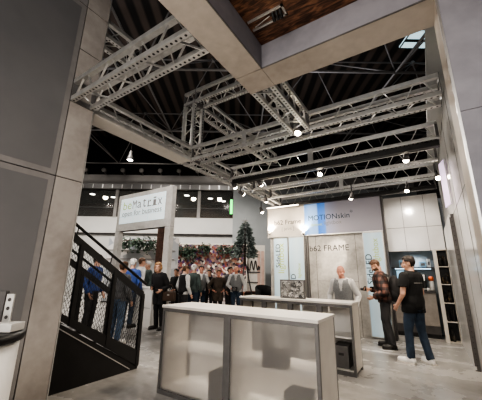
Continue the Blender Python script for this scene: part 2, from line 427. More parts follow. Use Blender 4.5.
# left clad tower / wall: plane X = -3.55 facing the aisle
wl = struct('wall_left', bx((-3.86, -1.2, 0), (-3.57, 1.78, 6.3)), M['gap'])
def wall_tile(y0, y1, z0, z1, mtl, rim=None):
    g = .006
    if rim:
        struct('wall_panel', bx((-3.57, y0+g, z0+g), (-3.552, y1-g, z1-g)), rim, wl)
        struct('wall_panel', bx((-3.5545, y0+.07, z0+.07), (-3.55, y1-.07, z1-.07)), mtl, wl)
    else: struct('wall_panel', bx((-3.57, y0+g, z0+g), (-3.55, y1-g, z1-g)), mtl, wl)
zs = [0, 2.54, 5.03, 6.3]
for z0, z1 in zip(zs, zs[1:]):
    wall_tile(0.47, 1.47, z0, z1, M['panel_grey'], M['panel_rim'])
    wall_tile(-1.2, 0.47, z0, z1, M['panel_grey'], M['panel_rim'])
zs = [0, 2.54, 3.55, 4.34, 5.03, 6.3]
for z0, z1 in zip(zs, zs[1:]): wall_tile(1.47, 1.78, z0, z1, M['conc_beige'])
struct('edge_profile', bx((-3.57, 1.776, 0), (-3.545, 1.786, 6.3)), M['alu'], wl)
struct('wall_side', bx((-3.86, 1.78, 0), (-3.57, 1.80, 3.5)), M['conc_beige'], wl)

# ------------------------------------------------------------------ canopy (clad beams with timber soffit)
cn = thing('clad_canopy', 'grey concrete-look canopy beams overhead with brown timber soffit', 'canopy', (-1.38, 2.40, H0))
XI, XO, YI, YO, XT = -1.215, -1.54, 2.24, 2.56, 0.303
def cpart(name, lo, hi, mtl, lab=None): return part(name, bx(lo, hi), mtl, cn, world=True, label=lab)
cpart('beam_core', (XO, -2.5, H0+.01), (XI, YO, HT), M['conc_cool_lit'])
cpart('beam_core', (XI, YI, H0+.01), (1.25, YO, HT), M['conc_cool_lit'])
# soffit cladding with mitred joint lines
cpart('beam_soffit', (XO, -2.5, H0-.004), (XI, YI-.004, H0+.01), M['conc_warm_lit'])
cpart('beam_soffit', (XO, YI+.004, H0-.004), (XI-.004, YO, H0+.01), M['conc_warm_lit'])
cpart('beam_soffit', (XI, YI, H0-.004), (XT, YO, H0+.01), M['conc_warm_lit'])
cpart('timber_soffit', (XI+.002, -2.5, HT-.02), (1.25, YI-.002, HT), M['wood'], 'brown wood-look ceiling panel')
cpart('edge_trim', (XI-.004, -2.5, H0-.006), (XI+.006, YI, H0+.004), M['alu_dark'])
cpart('edge_trim', (XI, YI-.006, H0-.006), (XT, YI+.004, H0+.004), M['alu_dark'])
# recessed track lamp in the timber soffit
tl = thing('track_lamp', 'grey track with black lamp heads in the brown timber ceiling', 'lamp', (-1.0, 1.97, HT-.02))
b = BM(); box(b, (-1.19, 1.905, HT-.035), (-.82, 1.925, HT-.02)); box(b, (-1.19, 2.01, HT-.035), (-.82, 2.03, HT-.02)); box(b, (-.84, 1.905, HT-.035), (-.82, 2.03, HT-.02))
part('track_frame', b, M['alu'], tl, world=True)
for i in range(3):
    x = -.935+i*.037
    b = BM(); tube(b, (x, 1.93, HT-.022), (x, 1.985, HT-.075), .014, .017); ball(b, (x, 1.985, HT-.075), .017); part('lamp_head', b, M['black'], tl, True, True)
b = BM(); tube(b, (-1.15, 1.995, HT-.03), (-.97, 1.955, HT-.03), .006); part('lamp_tube', b, M['alu'], tl, world=True)

# right clad tower
wr = struct('wall_right', bx((XT+.012, 2.255, 0), (1.3, 2.56, H0+.4)), M['gap'])
for z0, z1 in ((0, 1.0), (1.0, 2.54), (2.54, HT+.1)):
    struct('wall_panel', bx((XT+.011, 2.24, z0+.002), (1.3, 2.256, z1-.002)), M['conc_cool_lit'], wr)
struct('wall_panel', bx((XT, 2.262, 0), (XT+.012, 2.56, H0-.004)), M['conc_warm_lit'], wr)
struct('edge_profile', bx((XT-.003, 2.236, 0), (XT+.011, 2.262, HT)), M['alu'], wr)

# right booth wall: glossy white panels, stepped at the post
wg = struct('wall_side', bx((.5, 2.56, 0), (.55, 8.9, 4.6)), M['white_gloss'])
for y in (3.55, 4.54, 5.53): struct('panel_joint', bx((.4975, y-.004, 0), (.502, y+.004, 4.6)), M['gap'], wg)
struct('panel_joint', bx((.4975, 2.56, 2.54), (.502, 8.9, 2.546)), M['gap'], wg)
struct('wall_end_step', bx((.43, 6.36, 0), (.4995, 8.5, 2.56)), M['white_gloss'], wg)
ep = thing('aluminium_post', 'tall dark grey perforated post at the end of the right-hand glossy wall', 'post', (.465, 6.33, 0))
b = bx((.43, 6.30, 0), (.499, 6.36, 2.56), .004); part('upright', b, M['post_dark'], ep, world=True)
b = BM()
for i in range(30): tube(b, (.465, 6.2985, .09+i*.083), (.465, 6.302, .09+i*.083), .009, seg=8)
part('punched_holes', b, M['gap'], ep, world=True)
for z in (.02, 2.5): part('fixing_plate', bx((.425, 6.294, z), (.45, 6.304, z+.05)), M['alu'], ep, world=True)
# soffit along the right side, above the trusses
struct('trim_1', bx((.29, 2.6, 4.02), (.5, 8.6, 4.06)), M['softfabric'])

# ------------------------------------------------------------------ trusses
zc = H0+S/2; h2 = S/2
ZU = 4.83+S/2
truss('aluminium truss running from left clad wall to the canopy beam, nearest overhead', (-3.5495, 1.625, zc), (XO, 1.625, zc))
truss('long truss receding along left side of booth with pale cover strip below', (-3.74, 1.80, zc), (-3.74, 7.85, zc), cover=True, joints=(2.1,))
truss('vertical truss post standing above the left truss crossing', (-3.74, 3.905, HT+.004), (-3.74, 3.905, ZU-h2-.004))
truss('high truss from top of the vertical post towards the canopy corner', (-3.584, 3.905, ZU), (0.4, 3.905, ZU))
truss('high truss receding backwards from top of the vertical post', (-3.74, 4.06, ZU), (-3.74, 7.6, ZU))
truss('high short truss behind upper edge of left clad wall', (-3.74, 1.781, ZU), (-3.74, 2.42, ZU))
truss('corner section of truss on top of the vertical post', (-3.895, 3.905, ZU), (-3.585, 3.905, ZU))
truss('short perforated truss bridging from canopy corner to first cross truss', (-1.385, YO+.004, zc), (-1.385, 3.745, zc), near=True)
XL, XRT = -3.5845, .40
for lab, y, j in (('first cross truss behind the canopy, nearest and largest of the parallel row', 3.905, (1.2,)),
             ('second cross truss with black lighting track beneath its front edge', 5.10, (1.9,)),
             ('third cross truss between the lighting-track truss and the rear trusses', 6.12, (1.75,)),
             ('fourth cross truss, second from the back wall', 7.08, (2.0,)),
             ('rear cross truss directly above the printed header panels', 8.22, ())):
    truss(lab, (XL if y < 8 else -3.9, y, zc), (XRT if y < 8 else .42, y, zc), joints=j, slim=y > 4)
for y, lab in ((5.16, 'black lighting track under the second cross truss'), (7.80, 'black lighting track above the printed header panels')):
    t = thing('lighting_track', lab, 'track', (-1.6, y, H0-.05))
    part('rail', bx((-3.55, y-.06, H0-.10), (.39, y+.05, H0-.003), .004), M['black'], t, world=True)
    for i in range(5): part('clamp', bx((-3.4+i*.9, y-.06, H0-.03), (-3.34+i*.9, y+.06, H0-.001)), M['darkgrey'], t, world=True)

# ------------------------------------------------------------------ lamps on the trusses
def add_spot(loc, target, power, size=60, blend=.6, col=(1, .87, .7), rad=.03):
    ld = bpy.data.lights.new('spot', 'SPOT'); ld.energy = power; ld.spot_size = radians(size); ld.spot_blend = blend; ld.color = col; ld.shadow_soft_size = rad
    o = bpy.data.objects.new('spot', ld); COL.objects.link(o); o.location = loc
    o.rotation_euler = (Vector(target)-Vector(loc)).to_track_quat('-Z', 'Y').to_euler(); return o
def spot(px, py, z, target, power, label, size=60, col=(1, .87, .7), r=.05):
    p = at_z(px, py, z); tg = Vector(target); d = (tg-p).normalized()
    power *= .72
    t = thing('spotlight', label, 'lamp', p, 0, 'lit spotlights on the trusses')
    b = BM(); tube(b, -d*.14, Vector((0, 0, 0)), r*.8, r, 16); tube(b, -d*.16, -d*.14, r*.5, r*.8, 16); part('housing', b, M['darkgrey'], t, True)
    b = BM(); ball(b, d*.004, r*.92, 14); part('lens', b, M['lamp_warm'], t, True)
    b = BM(); tube(b, Vector((0, 0, .03))-d*.08, Vector((0, 0, max(.06, H0-z-.01)))-d*.08, .012, seg=8); part('bracket', b, M['black'], t)
    if power: add_spot(p+d*.07, target, power, size, col=col)
    return t

# ------------------------------------------------------------------ back wall of the booth
YB = 8.0
wb = struct('wall_back', bx((-4.05, YB, 0), (-.83, YB+.25, H0-.001)), M['conc_wall'])
struct('edge_profile', bx((-.85, YB-.012, 0), (-.80, YB+.25, H0-.06)), M['darkgrey'], wb)
for x in (-2.62, -1.55): struct('panel_joint', bx((x-.004, YB-.002, 0), (x+.004, YB+.01, 2.52)), M['gap'], wb)
for z in (1.3,): struct('panel_joint', bx((-2.62, YB-.002, z-.003), (-1.55, YB+.01, z+.003)), M['gap'], wb)
ZB = 2.57
# header: b62 frame panel (warm, edge-lit)
PBX = at_y(304.5, 230, YB-.06).x
hp = thing('printed_header_panel', 'warm beige header panel with frame lettering, lit from its lower corners', 'sign', (-3.5, YB-.06, ZB))
part('board', bx((-4.10, YB-.06, ZB), (PBX, YB-.002, H0-.01)), M['offwhite'], hp, world=True)
b = BM(); box(b, (-4.10, YB-.075, ZB-.02), (PBX, YB-.058, ZB)); box(b, (-4.12, YB-.075, ZB-.02), (-4.10, YB-.002, H0-.06))
part('frame', b, M['alu'], hp, world=True)
part('led_strip', bx((-4.0, YB-.35, H0-.12), (PBX-.06, YB-.30, H0-.105)), M['led_strip'], hp, world=True)
q0 = at_y(274.5, 225.5, YB-.06); q1 = at_y(301, 222, YB-.06)
text('b62 Frame', q0, q1.x-q0.x, M['print_dark'], hp, name='lettering')
q0 = at_y(282, 231.5, YB-.06); q1 = at_y(294, 230, YB-.06)
text('[ print ]', q0, q1.x-q0.x, M['print_mid'], hp, name='small_lettering')
# header: blue to lilac lightbox
ms = thing('header_lightbox', 'blue to lilac backlit header panel with skin lettering', 'sign', (-1.8, YB-.06, ZB))
part('textile', bx((PBX+.02, YB-.08, ZB), (-.85, YB-.002, H0-.005)), glow_grad('blue_lilac_textile',
     [(0, (0.14, 0.34, 0.78)), (.10, (0.30, 0.50, 0.86)), (.19, (0.30, 0.50, 0.86)), (.21, (0.05, 0.20, 0.68)), (.30, (0.10, 0.27, 0.72)), (.32, (0.30, 0.32, 0.45)), (.5, (0.30, 0.285, 0.32)), (1, (0.27, 0.255, 0.28))], PBX+1.8, -.86+1.8, .15), ms, world=True)
b = BM(); box(b, (PBX+.004, YB-.085, ZB-.02), (-.855, YB-.06, ZB)); box(b, (PBX+.004, YB-.085, ZB), (PBX+.02, YB-.002, H0-.05)); part('frame', b, M['alu'], ms, world=True)
q0 = at_y(308.5, 221, YB-.08); q2 = at_y(353.5, 217, YB-.08)
text('MOTIONskin', q0, q2.x-q0.x-.10, M['print_petrol'], ms)
text('®', (q2.x-.08, q0.y, q0.z+.13), .07, M['print_petrol'], ms)
q0 = at_y(311, 227, YB-.08); q1 = at_y(322.5, 226.5, YB-.08); q2 = at_y(342, 225, YB-.08)
text('dynamic', q0, q1.x-q0.x, M['print_green'], ms, name='small_lettering')
text('lightbox', (q1.x+.05, q0.y, q0.z), q2.x-q1.x-.05, M['print_mid'], ms, name='small_lettering')
# wall lettering
q0 = at_y(310, 251.5, YB); q1 = at_y(349, 248, YB)
text('b62 FRAME', q0, q1.x-q0.x, M['print_dark'], wb)
# two lightboxes on the left, one on the right
glow_l = glow_grad('pale_blue_textile', [(0, (0.40, 0.55, 0.66)), (.5, (0.55, 0.67, 0.73)), (1, (0.43, 0.58, 0.68))], -.35, .35, .16)
def lightbox(label, x0, x1, z0, z1):
    xm = (x0+x1)/2
    t = thing('lightbox', label, 'lightbox', (xm, YB-.03, z0), 0, 'tall pale blue lightboxes on the back wall')
    part('textile', bx((x0+.02, YB-.05, z0+.02), (x1-.02, YB-.004, z1-.02)), glow_l, t, world=True)
    b = BM()
    box(b, (x0, YB-.055, z0), (x0+.02, YB-.002, z1)); box(b, (x1-.02, YB-.055, z0), (x1, YB-.002, z1)); box(b, (x0+.02, YB-.055, z0), (x1-.02, YB-.002, z0+.02)); box(b, (x0+.02, YB-.055, z1-.02), (x1-.02, YB-.002, z1))
    part('frame', b, M['alu'], t, world=True); return t
xa, xb, xc, xd, xe = [at_y(x, 250, YB-.05).x for x in (273.5, 288.3, 304.3, 363.5, 385.5)]
l1 = lightbox('left lightbox beside the tree, with grey vertical lettering along its top', xa, xb-.005, .08, ZB-.03)
l2 = lightbox('second lightbox, between the first and the grey upright, behind small picture', xb+.005, xc, .08, ZB-.03)
l3 = lightbox('right lightbox, behind man in plaid shirt', xd, -.87, .03, 2.55)
q0 = at_y(280.5, 267.5, YB-.05); q1 = at_y(280, 244, YB-.05); text('SideLED', (q0.x, q0.y, q0.z), q1.z-q0.z, M['print_petrol'], l1, vertical=True)
q0 = at_y(286.3, 273, YB-.05); q1 = at_y(286, 243, YB-.05); text('lightbox', q0, q1.z-q0.z, M['print_green'], l1, vertical=True, name='small_lettering')
q0 = at_y(296.7, 300, YB-.05); q1 = at_y(296, 274, YB-.05); text('SideLED', q0, q1.z-q0.z, M['print_petrol'], l2, vertical=True)
q0 = at_y(302, 278, YB-.05); q1 = at_y(302, 263, YB-.05); text('lightbox', q0, q1.z-q0.z, M['print_green'], l2, vertical=True, name='small_lettering')
q0 = at_y(374.5, 284, YB-.05); q1 = at_y(373.5, 254, YB-.05); text('SideLED', q0, q1.z-q0.z, M['print_petrol'], l3, vertical=True)
q0 = at_y(382, 264, YB-.05); q1 = at_y(381, 238, YB-.05); text('lightbox', q0, q1.z-q0.z, M['print_green'], l3, vertical=True, name='small_lettering')
x0 = xc+.02
up = thing('wall_upright', 'slim grey upright between the left lightboxes and the lettered wall', 'post', (x0+.05, YB-.04, 0))
part('upright', bx((x0, YB-.07, 0), (x0+.10, YB-.002, ZB-.02), .004), M['alu_dark'], up, world=True)
part('slot', bx((x0+.04, YB-.073, .1), (x0+.06, YB-.069, ZB-.1)), M['gap'], up, world=True)

# ------------------------------------------------------------------ kitchen corner
YK = 8.8
kx0, kx1 = -.89, .43
wk = struct('wall_kitchen', bx((kx0, YK+.7, 0), (.5, YK+.75, H0-.06)), mat('kitchen_back', (0.24, 0.265, 0.275), .4, 0, .15, 3))
kb = thing('kitchen_upper_panels', 'glossy white upper panel wall above the kitchen niche', 'cabinet', (-.2, YK, 2.1))
xs = [kx0+.015, -.42, .10, .425]
for x0, x1 in zip(xs, xs[1:]):
    for z0, z1 in ((2.1, 2.72), (2.73, H0+.04)):
        part('panel', bx((x0+.004, YK, z0), (x1-.004, YK+.03, z1)), M['white_gloss'], kb, world=True)
part('carcass', bx((kx0+.01, YK+.03, 2.12), (.425, YK+.4, H0+.03)), M['gap'], kb, world=True)
part('side_panel', bx((kx0, YK, 0), (kx0+.012, YK+.5, H0-.08)), M['darkgrey'], kb, world=True)
kc = thing('kitchen_counter', 'low beige kitchen counter with dark worktop behind man in black', 'counter', (-.3, YK+.3, 0))
part('worktop', bx((kx0+.02, YK-.03, 1.06), (.08, YK+.65, 1.1)), M['darkgrey'], kc, world=True)
for x0, x1 in ((kx0+.03, -.38), (-.375, .07)): part('door', bx((x0, YK, .29), (x1, YK+.02, 1.055)), M['conc_beige'], kc, world=True)
part('carcass', bx((kx0+.03, YK+.02, .1), (.07, YK+.6, 1.055)), M['darkgrey'], kc, world=True)
part('plinth', bx((kx0+.03, YK+.05, 0), (.07, YK+.5, .1)), M['black'], kc, world=True)
# things on the kitchen counter and its shelf
sh = thing('wall_shelf', 'dark shelf inside the kitchen niche', 'shelf', (-.3, YK+.5, 1.66))
part('board', bx((kx0+.02, YK+.38, 1.66), (.12, YK+.69, 1.69)), M['darkgrey'], sh, world=True)
part('light_strip', bx((kx0+.1, YK+.40, 1.645), (.05, YK+.42, 1.659)), emis('cool_strip', (.6, .85, 1), 3), sh, world=True)
cm = thing('coffee_machine', 'steel and black coffee machine on the kitchen counter', 'coffee machine', (-.25, YK+.3, 1.1))
part('body', bx((-.16, -.15, .05), (.16, .2, .42), .02), M['black'], cm); part('front', bx((-.14, -.165, .25), (.14, -.15, .40)), M['alu'], cm)
part('drip_tray', bx((-.14, -.24, .03), (.14, -.15, .06)), M['alu'], cm); b = BM(); tube(b, (0, -.2, .25), (0, -.2, .2), .025); tube(b, (0, -.2, .255), (0, -.15, .27), .02); part('spout', b, M['alu'], cm)
b = BM()
for s in (-1, 1):
    for w in (-.1, .15): tube(b, (s*.13, w, 0), (s*.13, w, .05), .015, seg=8)
part('feet', b, M['black'], cm)
blue = mat('pale_blue_carton', (0.25, 0.42, 0.55), .4)
for i, (x, w, hh, mt_) in enumerate(((-.62, .12, .2, blue), (-.46, .1, .26, M['white']), (-.12, .16, .16, blue), (.02, .08, .22, M['white']))):
    t = thing('carton', ['pale blue carton at left end of the kitchen shelf', 'white carton beside blue one on the kitchen shelf', 'low blue carton on right half of kitchen shelf', 'narrow white carton at right end of kitchen shelf'][i], 'box', (x, YK+.53, 1.69), 0, 'cartons on the kitchen shelf')
    part('body', bx((-w/2, -.08, 0), (w/2, .08, hh), .004), mt_, t); part('flap', bx((-w/2-.002, -.08, hh), (w/2+.002, 0, hh+.006)), M['offwhite'], t)
    part('sticker', bx((-w*.3, -.083, hh*.3), (w*.3, -.08, hh*.7)), M['alu_dark'], t)
oc = thing('orange_jug', 'orange jug on the right of the kitchen counter', 'jug', (.02, YK+.33, 1.1))
b = BM(); lathe(b, [(.05, 0), (.055, .03), (.055, .2), (.045, .25)], 18); part('body', b, M['white'], oc, True)
b = BM(); lathe(b, [(.058, .25), (.06, .30), (.045, .35), (.02, .36)], 18); part('cap', b, M['orange'], oc, True)
ks = thing('screen', 'blue-lit display at left of the kitchen niche', 'screen', (-.6, YK+.25, 1.1))
part('panel', bx((-.15, 0, .12), (.17, .02, .5), .004), emis('blue_screen', (.25, .45, .6), .9), ks); b = BM(); tube(b, (0, .03, 0), (0, .03, .3), .015); box(b, (-.08, -.05, 0), (.08, .08, .01)); part('stand', b, M['darkgrey'], ks)
for i in range(3):
    t = thing('cup', ['white cup beside the coffee machine, nearest it', 'white cup in the middle of three on kitchen counter', 'white cup furthest right of three on kitchen counter'][i], 'cup', (-.075+i*.012, YK+.04+i*.08, 1.1), 0, 'cups on the kitchen counter')
    b = BM(); lathe(b, [(.02, 0), (.026, .02), (.03, .07), (.027, .07), (.02, .012)], 14); part('bowl', b, M['white'], t, True)
    b = BM(); bar(b, (.028, 0, .02), (.045, 0, .035), .008, .006); bar(b, (.045, 0, .035), (.03, 0, .058), .008, .006); part('handle', b, M['white'], t)
# open shelving column with dark cells
su = thing('open_shelf_column', 'narrow tall shelf column with dark filled cells beside right wall', 'shelf', (.25, 8.55, 0))
sx0, sx1 = .135, .425
part('upright', bx((sx0, 8.48, 0), (sx0+.075, 8.8, 2.10)), M['offwhite'], su, world=True)
part('upright', bx((sx1-.012, 8.52, 0), (sx1, 8.8, 2.10)), M['offwhite'], su, world=True)
part('back_panel', bx((sx0+.075, 8.775, 0), (sx1-.012, 8.8, 2.10)), M['black'], su, world=True)
cells = [0.02, .45, .86, 1.28, 1.69, 2.09]
for z in cells: part('shelf', bx((sx0+.075, 8.49, z-.012), (sx1-.012, 8.775, z+.006)), M['offwhite'], su, world=True)
for i, z in enumerate(cells[:-1]):
    b = BM()
    for k in range(6):
        x = random.uniform(sx0+.10, sx1-.04); y = random.uniform(8.56, 8.72); hh = random.uniform(.15, .30); lathe(b, [(.02, 0), (.03, .03), (.03, hh*.6), (.012, hh*.8), (.012, hh)], 8, (x, y, z+.006))
    for f in list(b.verts): pass
    o = part('cell_filling', b, M['cubby_stuff'], su, True, True); o['kind'] = 'stuff'

# pink screen on the right wall under the second truss
pn, pf = Vector((.485, 5.95, 0)), Vector((.41, 6.6, 0))
n = at_x(452.4, 203, .485); f_ = at_x(447.4, 209, .42)
pk = thing('lilac_screen', 'lilac lit banner screen seen edge-on by the right wall under the trusses', 'screen', (n.x-.03, (n.y+f_.y)/2, n.z))
b = BM(); prism(b, [Vector((n.x-.02, n.y, n.z)), Vector((f_.x-.02, f_.y, n.z-.02)), Vector((f_.x-.02, f_.y, H0-.06)), Vector((n.x-.02, n.y, H0-.06))], (.015, 0, 0))
part('textile', b, emis('lilac_textile', (.62, .48, .66), .8), pk, world=True)
b = BM(); bar(b, (n.x-.012, n.y-.008, n.z), (n.x-.012, n.y-.008, H0-.06), .02, .02); bar(b, (f_.x-.012, f_.y+.008, n.z), (f_.x-.012, f_.y+.008, H0-.06), .02, .02)
part('frame', b, M['alu'], pk, world=True)

# ------------------------------------------------------------------ counters
def counter(label, x0, x1, y0, y1, zt, bays, frosted_front):
    t = thing('reception_counter', label, 'counter', ((x0+x1)/2, (y0+y1)/2, 0), 0, 'white topped exhibition counters')
    P = lambda nm, lo, hi, mt_, bev=0, lab=None: part(nm, bx(lo, hi, bev), mt_, t, world=True, label=lab)
    w = .05
    P('worktop', (x0-.012, y0-.012, zt-.032), (x1+.012, y1+.012, zt), M['ctop'], .004)
    P('top_rail', (x0, y0, zt-.075), (x1, y0+w, zt-.032), M['alu_dark']); P('top_rail', (x0, y1-w, zt-.075), (x1, y1, zt-.032), M['alu_dark'])
    P('bottom_rail', (x0, y0, 0), (x1, y0+w, .05), M['alu_dark']); P('bottom_rail', (x0, y1-w, 0), (x1, y1, .05), M['alu_dark'])
    for x in (x0, x1-.03): P('post', (x, y0, .05), (x+.03, y0+w, zt-.075), M['alu_dark']); P('post', (x, y1-w, .05), (x+.03, y1, zt-.075), M['alu_dark'])
    n = bays
    for i in range(1, n):
        xm = x0+(x1-x0)*i/n; P('mullion', (xm-.045, y0, .05), (xm+.045, y0+w, zt-.075), M['alu_dark'])
    for (xa_, xb_) in ((x0-.002, x0+.014), (x1-.014, x1+.002)):
        P('side_panel', (xa_, y0+.03, .05), (xb_, y1-.02, zt-.034), M['offwhite'])
    P('side_edge', (x1-.01, y1-.022, 0), (x1+.004, y1, zt-.034), M['alu_dark'])
    P('side_edge', (x1-.01, y0-.003, 0), (x1+.004, y0+.032, zt-.034), M['alu_dark'])
    P('shelf', (x0+.02, y0+.055, .50), (x1-.02, y1-.02, .525), M['white'])
    P('floor_board', (x0+.02, y0+.06, .045), (x1-.02, y1-.02, .06), M['white'])
    for i in range(n):
        xa_ = x0+(x1-x0)*i/n; xb_ = x0+(x1-x0)*(i+1)/n
        a = xa_+(.03 if i == 0 else .045); c = xb_-(.03 if i == n-1 else .045)
        if bays > 2: P('back_panel', (a, y1-.03, .05), (c, y1-.02, zt-.075), M['white'])
        if frosted_front: P('frosted_panel', (a, y0+.012, .05), (c, y0+.018, zt-.075), M['frosted'])
        if i: P('partition', (xa_-.01, y0+.06, .06), (xa_+.01, y1-.02, zt-.08), M['white'])
    return t
ZT = 1.035
C1 = (-3.055, -.955, 2.84, 3.40)
counter('large front counter with frosted panels, nearest the camera', *C1, ZT, 2, True)
C2 = (-3.14, -1.085, 4.87, 5.36)
c2 = counter('second counter behind the front one, with open white bays', *C2, ZT, 4, False)
def carton(label, x, y, z, w, d, hh, mt_):
    t = thing('storage_box', label, 'box', (x, y, z), 0, 'boxes stored inside the counters')
    part('body', bx((-w/2, -d/2, 0), (w/2, d/2, hh), .006), mt_, t); part('lid', bx((-w/2-.004, -d/2-.004, hh), (w/2+.004, d/2+.004, hh+.02), .004), mt_, t)
    part('grip', bx((-.04, -d/2-.003, hh*.6), (.04, -d/2+.001, hh*.72)), M['gap'], t)
carton('dark box on lower shelf, left bay of the front counter', -2.19, 3.02, .06, .2, .24, .27, M['darkgrey'])
carton('dark box on upper shelf, right bay of the front counter', -1.47, 3.00, .525, .24, .2, .14, M['darkgrey'])
carton('dark box on lower shelf, right end of the front counter', -1.22, 3.00, .06, .24, .22, .27, M['darkgrey'])
carton('grey box at floor of the second counter, right bay', -1.32, 5.14, .06, .22, .3, .3, M['alu_dark'])

# small picture standing on the second counter
pa = at_y(281, 298.5, 5.12); pb = at_y(305.5, 299.5, 5.12)
pic = thing('picture_block', 'small grey photo print block standing on the second counter', 'picture', ((pa.x+pb.x)/2, 5.12, ZT))
w = (pb.x-pa.x)/2; hh = at_y(281, 279.5, 5.12).z-ZT
part('print', bx((-w+.02, -.032, .02), (w-.02, -.026, hh-.02)), M['photo_print'], pic)
b = BM(); box(b, (-w, -.03, 0), (-w+.02, .03, hh)); box(b, (w-.02, -.03, 0), (w, .03, hh)); box(b, (-w+.02, -.03, 0), (w-.02, .03, .02)); box(b, (-w+.02, -.03, hh-.02), (w-.02, .03, hh)); part('frame', b, M['alu_dark'], pic)
part('back', bx((-w+.02, -.026, .02), (w-.02, .028, hh-.02)), M['white'], pic)

# ------------------------------------------------------------------ round counter at lower left
RX, RY, RR = -2.735, .755, .34
rc = thing('round_counter', 'round white counter with black top rim at left edge of view', 'counter', (RX, RY, 0))
b = BM(); lathe(b, [(RR-.03, 0), (RR-.02, .02), (RR-.02, .97)], 48); part('body', b, M['white'], rc, True)
b = BM(); lathe(b, [(RR-.02, .97), (RR, .975), (RR+.005, 1.0), (RR, 1.03), (RR-.03, 1.032)], 48); part('top_rim', b, M['black'], rc, True)
b = BM(); lathe(b, [(RR-.02, 0), (RR-.015, .05), (RR-.02, .05)], 48); part('plinth', b, M['alu_dark'], rc, True)
ds = thing('white_dish', 'white shallow dish on the round counter', 'dish', (RX+.02, RY-.13, 1.033))
b = BM(); lathe(b, [(.06, 0), (.10, .012), (.105, .02), (.095, .018), (.05, .006)], 28); part('bowl', b, M['white'], ds, True); b = BM(); lathe(b, [(.05, 0), (.05, .004)], 20); part('foot', b, M['offwhite'], ds)
pp = thing('profile_sample', 'short upright aluminium profile with three holes on the round counter', 'profile sample', at_z(6, 321.5, 1.095)-Vector((0, 0, .06)), .55)
part('base', bx((-.10, -.07, 0), (.10, .06, .055), .004), M['white'], pp)
part('strip', bx((-.028, -.008, .055), (.028, .008, .25), .002), M['alu'], pp)
for z in (.09, .15, .21):
    b = BM(); tube(b, (0, -.0095, z), (0, .0095, z), .013, seg=14); part('hole', b, M['gap'], pp)
part('rear_bracket', bx((-.098, -.006, .055), (-.04, .03, .27), .004), M['darkgrey'], pp)

# ------------------------------------------------------------------ staircase
XS = -4.03; YE = 3.30
st = thing('staircase', 'black steel staircase with mesh balustrade behind the left clad wall', 'stairs', (XS-.45, 1.8, 0))
sl = .638
def zl(y, z_end): return z_end + (YE-y)*sl
Y0 = .4
b = BM(); prism(b, [Vector((XS, YE, 0)), Vector((XS, YE, .04)), Vector((XS, Y0, zl(Y0, .04)-.10)), Vector((XS, Y0, 0))], (-.03, 0, 0)); part('side_panel', b, M['black'], st, world=True)
b = BM(); bar(b, (XS+.004, YE-.14, .025), (XS+.004, Y0, zl(Y0, -.06)), .012, .012); part('edge_line', b, M['alu'], st, world=True, label='thin pale edge line')
for X in (XS, XS-.9):
    b = BM(); prism(b, [Vector((X-.017, YE, .03)), Vector((X-.017, YE, .25)), Vector((X-.017, 1.4, zl(1.4, .05))), Vector((X-.017, Y0, zl(Y0, .05))), Vector((X-.017, Y0, zl(Y0, .03)))], (.034, 0, 0)); part('lower_rail', b, M['black'], st, world=True)
    b = BM(); bar(b, (X, YE-.03, 1.10), (X, Y0, zl(Y0, 1.12)), .035, .09); part('upper_rail', b, M['black'], st, world=True)
    b = BM(); tube(b, (X+.03, YE-.0, 1.265), (X+.03, Y0, zl(Y0, 1.26)), .021, seg=14); ball(b, (X+.03, YE, 1.265), .021); part('handrail', b, M['black'], st, True, True)
    posts = [YE-.025, 2.72, 2.16, 1.45, .8]
    for y in posts:
        part('baluster', bx((X-.025, y-.028, max(0, zl(y, .04)-.0)), (X+.025, y+.028, zl(y, 1.10))), M['black'], st, world=True)
        b = BM(); tube(b, (X, y-.1, zl(y-.1, 1.11)), (X+.03, y-.1, zl(y-.1, 1.25)), .008, seg=8); part('rail_bracket', b, M['black'], st, world=True)
    for y1, y0 in (zip(posts, posts[1:]) if X == XS else ()):
        b = BM(); ya, yb = y0+.028, y1-.028; stp = .047; k = -1.0
        # flat wire lattice clipped to the sheared bay
        n = int((yb-ya+1.0)/stp)
        for sgn in (1, -1):
            for i in range(-2, n+26):
                c = (ya+i*stp) if sgn > 0 else (ya-.98+i*stp)
                # in sheared coords (y, w) with w in 0..0.97 above the lower rail
                y_a, w_a = (c, 0.0); y_b, w_b = (c - sgn*.55, .97)
                t0, t1 = 0.0, 1.0
                dy = y_b-y_a
                lo_t, hi_t = sorted(((ya-y_a)/dy, (yb-y_a)/dy)); t0 = max(t0, lo_t); t1 = min(t1, hi_t)
                if t1-t0 < .02: continue
                def P(t):
                    y = y_a+dy*t; o_ = max(.05, .25-.105*(YE-y)); return Vector((X, y, zl(y, o_)+(1.09-o_)*t))
                bar(b, P(t0), P(t1), .003, .0045)
        part('wire_mesh', b, M['black'], st, world=True)
for i in range(13):
    y = YE-.08-i*.27; z = .172*(i+1)
    if y < Y0: break
    part('tread', bx((XS-.88, y-.29, z-.03), (XS-.02, y, z)), M['darkgrey'], st, world=True)
b = BM(); prism(b, [Vector((XS-.9, YE, 0)), Vector((XS-.9, YE, .04)), Vector((XS-.9, Y0, zl(Y0, .04)-.10)), Vector((XS-.9, Y0, 0))], (-.03, 0, 0)); part('side_panel', b, M['black'], st, world=True)

